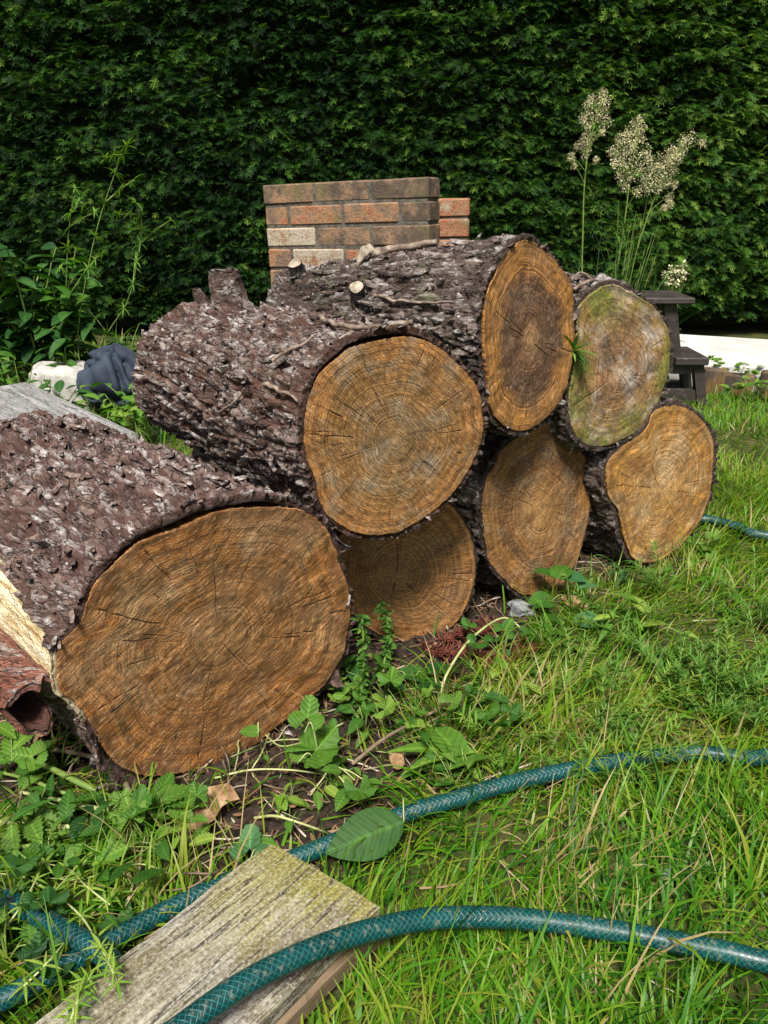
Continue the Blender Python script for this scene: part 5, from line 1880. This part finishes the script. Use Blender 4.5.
leafy('ferny pale green weed at the left edge below the peeling bark', (20, 770),
      [(T_TOOTH, ml_light, 12, 742, .06, .06, 110, 25, .5), (T_TOOTH, ml_light, 25, 735, .07, .05, 60, 25, .6), (T_TOOTH, ml_light, 5, 728, .08, .05, 150, 25, .55), (T_TOOTH, ml_light, 38, 748, .05, .04, 10, 15, .4), (T_TOOTH, ml_mid, 10, 755, .04, .06, 200, 10, .6)], m_stem.m)

# the fleshy collapsed stems of a big weed at the left
b_ = gp(125, 806)
pt = Plant('fleshy_weed', 'collapsed weed with thick green stalks fanning left from below the big front log', 'weed', (b_[0], b_[1], 0))
for px, r_, mt_ in (([(122, 804), (80, 783), (40, 764), (-10, 750)], .0052, m_stem.m), ([(133, 802), (118, 772), (85, 755), (35, 748)], .0045, m_stemb.m), ([(120, 812), (90, 826), (50, 826), (-10, 821)], .0040, m_stemp.m),
                    ([(118, 810), (95, 808), (60, 800), (20, 792)], .0035, m_stemp.m), ([(125, 815), (105, 840), (85, 862), (78, 880)], .003, m_stem.m), ([(70, 846), (40, 845), (10, 848), (-15, 848)], .003, m_stem.m),
                    ([(60, 822), (52, 812), (30, 810), (0, 822)], .004, m_stem.m), ([(118, 806), (70, 795), (30, 780), (-10, 770)], .003, m_stem.m)):
    pt.stem([gp(a_, c_, .012 + .022 * math.sin(math.pi * i_ / 3)) for i_, (a_, c_) in enumerate(px)], r_, mt_, ns=8, taper=.3)
n_ = 26
ps = np.array([gp(rng.uniform(0, 110), rng.uniform(770, 880), rng.uniform(.015, .05)) for _ in range(n_)])
pt.leaf(T_TOOTH, ml_mid, ps, rdir(n_, .1), rng.uniform(.025, .06, n_), rng.uniform(.2, 1, n_), rng.normal(0, .4, n_))
pt.done()

# straggling goosegrass along the left of the plank, and a sprig on it
for label, runs in (('straggling goosegrass across the hose at the left, below the fleshy stalks', [[(0, 935), (25, 900), (45, 860), (50, 830)], [(100, 945), (75, 910), (30, 880), (-10, 872)], [(110, 905), (85, 885), (70, 870), (40, 862)], [(20, 990), (50, 960), (80, 925), (120, 890)]]),
                    ('yellow green goosegrass sprig lying on the grey plank', [[(70, 1022), (78, 1000), (82, 985), (90, 978)], [(118, 985), (112, 970), (105, 955), (100, 945)]])):
    zz = .075 if 'sprig' in label else .04
    b_ = gp(*runs[0][0], zz - .01)
    pt = Plant('goosegrass', label, 'weed', (b_[0], b_[1], 0), 'goosegrass near the plank')
    for rn_ in runs:
        P = pt.stem([gp(a_, c_, zz + .012 * math.sin(i_ * 2.0)) for i_, (a_, c_) in enumerate(rn_)], .0014, m_stemp.m, ns=5)
        for i_ in range(1, len(P), 4):
            a_ = np.linspace(0, 2 * math.pi, 6, endpoint=False) + i_
            pt.leaf(T_THIN, ml_light, np.repeat(P[i_][None], 6, 0), np.stack([np.cos(a_), np.sin(a_), np.full(6, .3)], 1), rng.uniform(.012, .026, 6), rng.uniform(.4, 1, 6))
    pt.done()

# feathery yarrow-like weeds in the lush grass on the right
for k in range(26):
    x_, y_ = rng.uniform(500, 790), rng.uniform(590, 790)
    if (y_ - 590) < (640 - x_) * .9:
        continue
    b_ = gp(x_, y_)
    pt = Plant('feathery_weed', 'bright feathery leaved weed growing among the grass right of the logs', 'weed', (b_[0], b_[1], 0), 'feathery weeds in the lawn')
    for j_ in range(7):
        d = rdir(1, .8, .3)[0]
        L_ = rng.uniform(.05, .10)
        P = pt.stem([b_, b_ + d * L_ * .5, b_ + d * L_ + np.array([0, 0, -.012])], .0009, m_stem.m, ns=4)
        ii = np.repeat(np.arange(2, len(P)), 4)
        n_ = len(ii)
        dd = toward(P[0], P[-1]) + rdir(n_, .1, .3) * .9
        pt.leaf(T_THIN, ml_mid if k % 3 else ml_light, P[ii], dd, rng.uniform(.012, .024, n_), rng.uniform(.3, 1, n_))
    pt.done()
for k in range(14):
    x_, y_ = rng.uniform(120, 480), rng.uniform(700, 880)
    if x_ < 370 and y_ > 830 or (x_ < 300 and y_ < 790):
        continue
    b_ = gp(x_, y_)
    pt = Plant('seedling', 'small seedling sprouting from the bare soil before the logs', 'weed', (b_[0], b_[1], 0), 'seedlings on the soil')
    n_ = 7
    tips = b_ + np.stack([rng.normal(0, .018, n_), rng.normal(0, .018, n_), rng.uniform(.01, .035, n_)], 1)
    for t_ in tips:
        pt.stem([b_, b_ * .5 + t_ * .5 + np.array([0, 0, .006]), t_], .001, m_stem.m, ns=4)
    pt.leaf(T_OVAL if k % 2 else T_TOOTH, ml_mid if k % 3 else ml_light, tips, rdir(n_, .1), rng.uniform(.014, .034, n_), rng.uniform(.2, 1, n_), rng.normal(0, .3, n_))
    pt.done()

# tuft between the top log and the grey one
b_ = dp(573, 352, 1.46)
pt = Plant('grass_tuft', 'green tuft sprouting from the gap between the top log and the grey log', 'weed', b_)
n_ = 14
pt.leaf(T_THIN, ml_mid, np.repeat(b_[None], n_, 0), np.stack([rng.normal(.25, .5, n_), rng.normal(-.5, .3, n_), rng.normal(.35, .7, n_)], 1), rng.uniform(.03, .06, n_), rng.uniform(.3, 1, n_))
e_ = dp(604, 372, 1.47)
pt.leaf(T_THIN, ml_light, b_[None], toward(b_, e_)[None], float(np.linalg.norm(e_ - b_)), 1.0)
pt.done()

# ------------------------------------------------------------------ dead stalks, sprigs, leaves, a stone
dead = [('long dead brown stalk lying from the soil up to the grass edge', [(352, 764), (385, 738), (420, 719), (450, 703), (485, 684)], .0032, m_stemb.m, .03),
        ('second dead stalk arching low beside the longer brown one', [(398, 738), (430, 722), (470, 700), (500, 688), (560, 684)], .0022, m_stemb.m, .02),
        ('pale arched stalk rising from the soil before the brown banded log', [(441, 700), (446, 676), (470, 640), (503, 618), (525, 632), (545, 648)], .0026, m_stemp.m, .06),
        ('pale stalk lying straight across the soil below the lobed weed', [(215, 778), (250, 770), (290, 770), (328, 775)], .0018, m_stemp.m, .02),
        ('thin pale stalk beside the end of the plank', [(255, 818), (275, 816), (300, 823), (328, 833)], .0022, m_stemp.m, .025)]
for label, px, r_, mt_, h_ in dead:
    n_ = len(px)
    P = catmull([gp(a_, c_, .006 + h_ * math.sin(math.pi * i_ / (n_ - 1))) for i_, (a_, c_) in enumerate(px)], 8)
    o = build('dead_stalk', tube_parts(P, np.linspace(r_, r_ * .6, len(P)), 7), mt_)
    tag(o, label, 'stalk')
mrd = M('red_sprig', .85, .15)
mrd.color(mrd.ramp(mrd.noise(mrd.coord(), 50, 3), [(.3, (.045, .012, .008)), (.7, (.13, .040, .025))]))
for label, px, hh in (('dead red brown conifer sprig on the soil against the low log', [(440, 640), (470, 634), (500, 628)], 0.012), ('red brown conifer sprig lying right of the other, before the gap in the pile', [(425, 650), (465, 655), (508, 668)], .01),
                      ('crumbled rusty sprig at the edge of the grass below the grey stone', [(478, 668), (510, 658), (532, 648)], .012)):
    P = catmull([gp(a_, c_, hh + .01) for a_, c_ in px], 10)
    parts = tube_parts(P, .0025, 5)
    n_ = len(P)
    ii = np.repeat(np.arange(n_), 10)
    dd = rdir(len(ii), .25, .3) + toward(P[0], P[-1]) * .8
    tvv, tff = tube(np.array([[0, 0, 0], [0, .4, .03], [0, .8, .02], [0, 1, -.02]]), [.045, .06, .05, .015], 4)
    parts.append(scatter((tvv, tff), P[ii], frames(dd), rng.uniform(.014, .034, len(ii))))
    tag(build('conifer_sprig', parts, mrd.m), label, 'dead sprig')
mst = M('grey_stone', .8, .25)
mst.color(mst.ramp(mst.noise(mst.coord(), 60, 5), [(.3, (.07, .075, .08)), (.7, (.22, .225, .235))]))
for label, px, s_ in (('grey angular stone in the gap under the brown banded log', (521, 615), .022), ('small pale stone on the soil at the left below the peeling bark', (8, 706), .014), ('small dark stone in the dry grass right of the planks', (668, 878), .010)):
    c_ = gp(*px)

    def stone_fn(d, c_=c_, s_=s_):
        k2 = (np.abs(d) ** 3).sum(1) ** (1 / 3)
        v_ = d / k2[:, None] * np.array([1.1, .8, .7]) * s_
        return v_ + (np.stack([vnoise(d * 1.7 + s_ * 99, 1), vnoise(d * 1.7, 2), vnoise(d * 1.7, 3)], 1) - .5) * s_ * .8 + c_ + np.array([0, 0, s_ * .5])
    tag(build('stone', [blob(18, 12, stone_fn)], mst.m, smooth=False), label, 'stone')
mdl = M('dead_leaf', .8, .2)
dn_ = mdl.noise(mdl.coord(), 70, 4)
mdl.color(mdl.ramp(dn_, [(.3, (.11, .06, .03)), (.55, (.27, .165, .085)), (.75, (.40, .29, .18))]))
mdl.translucent((.3, .17, .07), .2)
for label, px, L_, hd in (('curled dry brown leaf on the soil above the end of the plank', (214, 822), .075, 20), ('small tan leaf against the soil under the lobed weed', (398, 770), .03, 60), ('brown curled leaf in the weeds below the brown banded log', (573, 612), .055, 120),
                          ('tan leaf scrap beside the dark glossy leaves', (396, 684), .03, 200), ('dry leaf near the foot of the peeling bark', (44, 738), .03, 80)):
    c_ = gp(*px)
    tv2, tf2 = leaf_tmpl(1, .8, 9, .55, -.3, 'oval')
    tv2 = tv2 + (np.stack([vnoise(tv2 * 4, 1), vnoise(tv2 * 4, 2), vnoise(tv2 * 4, 3)], 1) - .5) * .25
    d = np.array([[math.cos(R_(hd)), math.sin(R_(hd)), .15]])
    v_ = scatter((tv2, tf2), (c_ - d[0] * L_ * .5 + np.array([0, 0, .012]))[None], frames(d), np.array([L_]))
    tag(build('dead_leaf', [v_], mdl.m), label, 'dead leaf')

# more weeds in the tangle at the lower left and round the foot of the logs
spots = [(20, 800), (62, 770), (95, 835), (30, 850), (150, 850), (185, 865), (15, 920), (120, 880), (385, 700), (410, 735), (470, 712), (505, 668), (545, 655), (600, 640), (60, 960), (8, 965),
         (490, 735), (520, 700), (615, 590), (690, 560), (455, 790), (345, 700)]
for k, (x_, y_) in enumerate(spots):
    b_ = gp(x_, y_)
    left = x_ < 260 and y_ > 760
    pt = Plant('weed', 'small green weed in the tangle between the big front log and the plank' if left else 'small broad leaved weed on the strip of soil and grass before the logs', 'weed', (b_[0], b_[1], 0),
               'weeds at the lower left' if left else 'weeds along the foot of the logs')
    n_ = rng.integers(7, 13)
    tips = b_ + np.stack([rng.normal(0, .035, n_), rng.normal(0, .03, n_), rng.uniform(.015, .07, n_)], 1)
    mt_ = (ml_mid, ml_light, ml_dark, ml_mid)[k % 4]
    tm = (T_TOOTH, T_LOBE3, T_OVAL, T_LANCE, T_LOBE)[k % 5]
    for t_ in tips:
        pt.stem([b_ + np.array([0, 0, .003]), b_ * .5 + t_ * .5 + np.array([0, 0, .012]), t_], .0013, m_stem.m, ns=4)
    pt.leaf(tm, mt_, tips, rdir(n_, .15, .25), rng.uniform(.02, .045, n_) * (1.3 if tm is T_LANCE else 1), rng.uniform(.1, 1, n_), rng.normal(0, .35, n_))
    pt.done()

# pale withered stalks trailing through the weeds and over the soil
for k in range(16):
    x_, y_ = (rng.uniform(0, 230), rng.uniform(770, 900)) if k < 9 else (rng.uniform(210, 420), rng.uniform(715, 835))
    a_ = rng.uniform(0, math.pi)
    L_ = rng.uniform(30, 70)
    q_ = [gp(x_ + math.cos(a_) * L_ * t_ + rng.normal(0, 5), y_ + math.sin(a_) * L_ * .6 * t_ + rng.normal(0, 4), .008 + .03 * math.sin(math.pi * (t_ + 1) / 2) * rng.uniform(.3, 1)) for t_ in (-1, -.4, .3, 1)]
    P = catmull(q_, 8)
    o = build('withered_stalk', tube_parts(P, np.linspace(.0016, .0008, len(P)), 6), (m_stemp.m, m_stemb.m, m_stemp.m)[k % 3])
    tag(o, 'thin withered stalk trailing through the weeds before the big front log', 'stalk', 'withered stalks before the big front log')
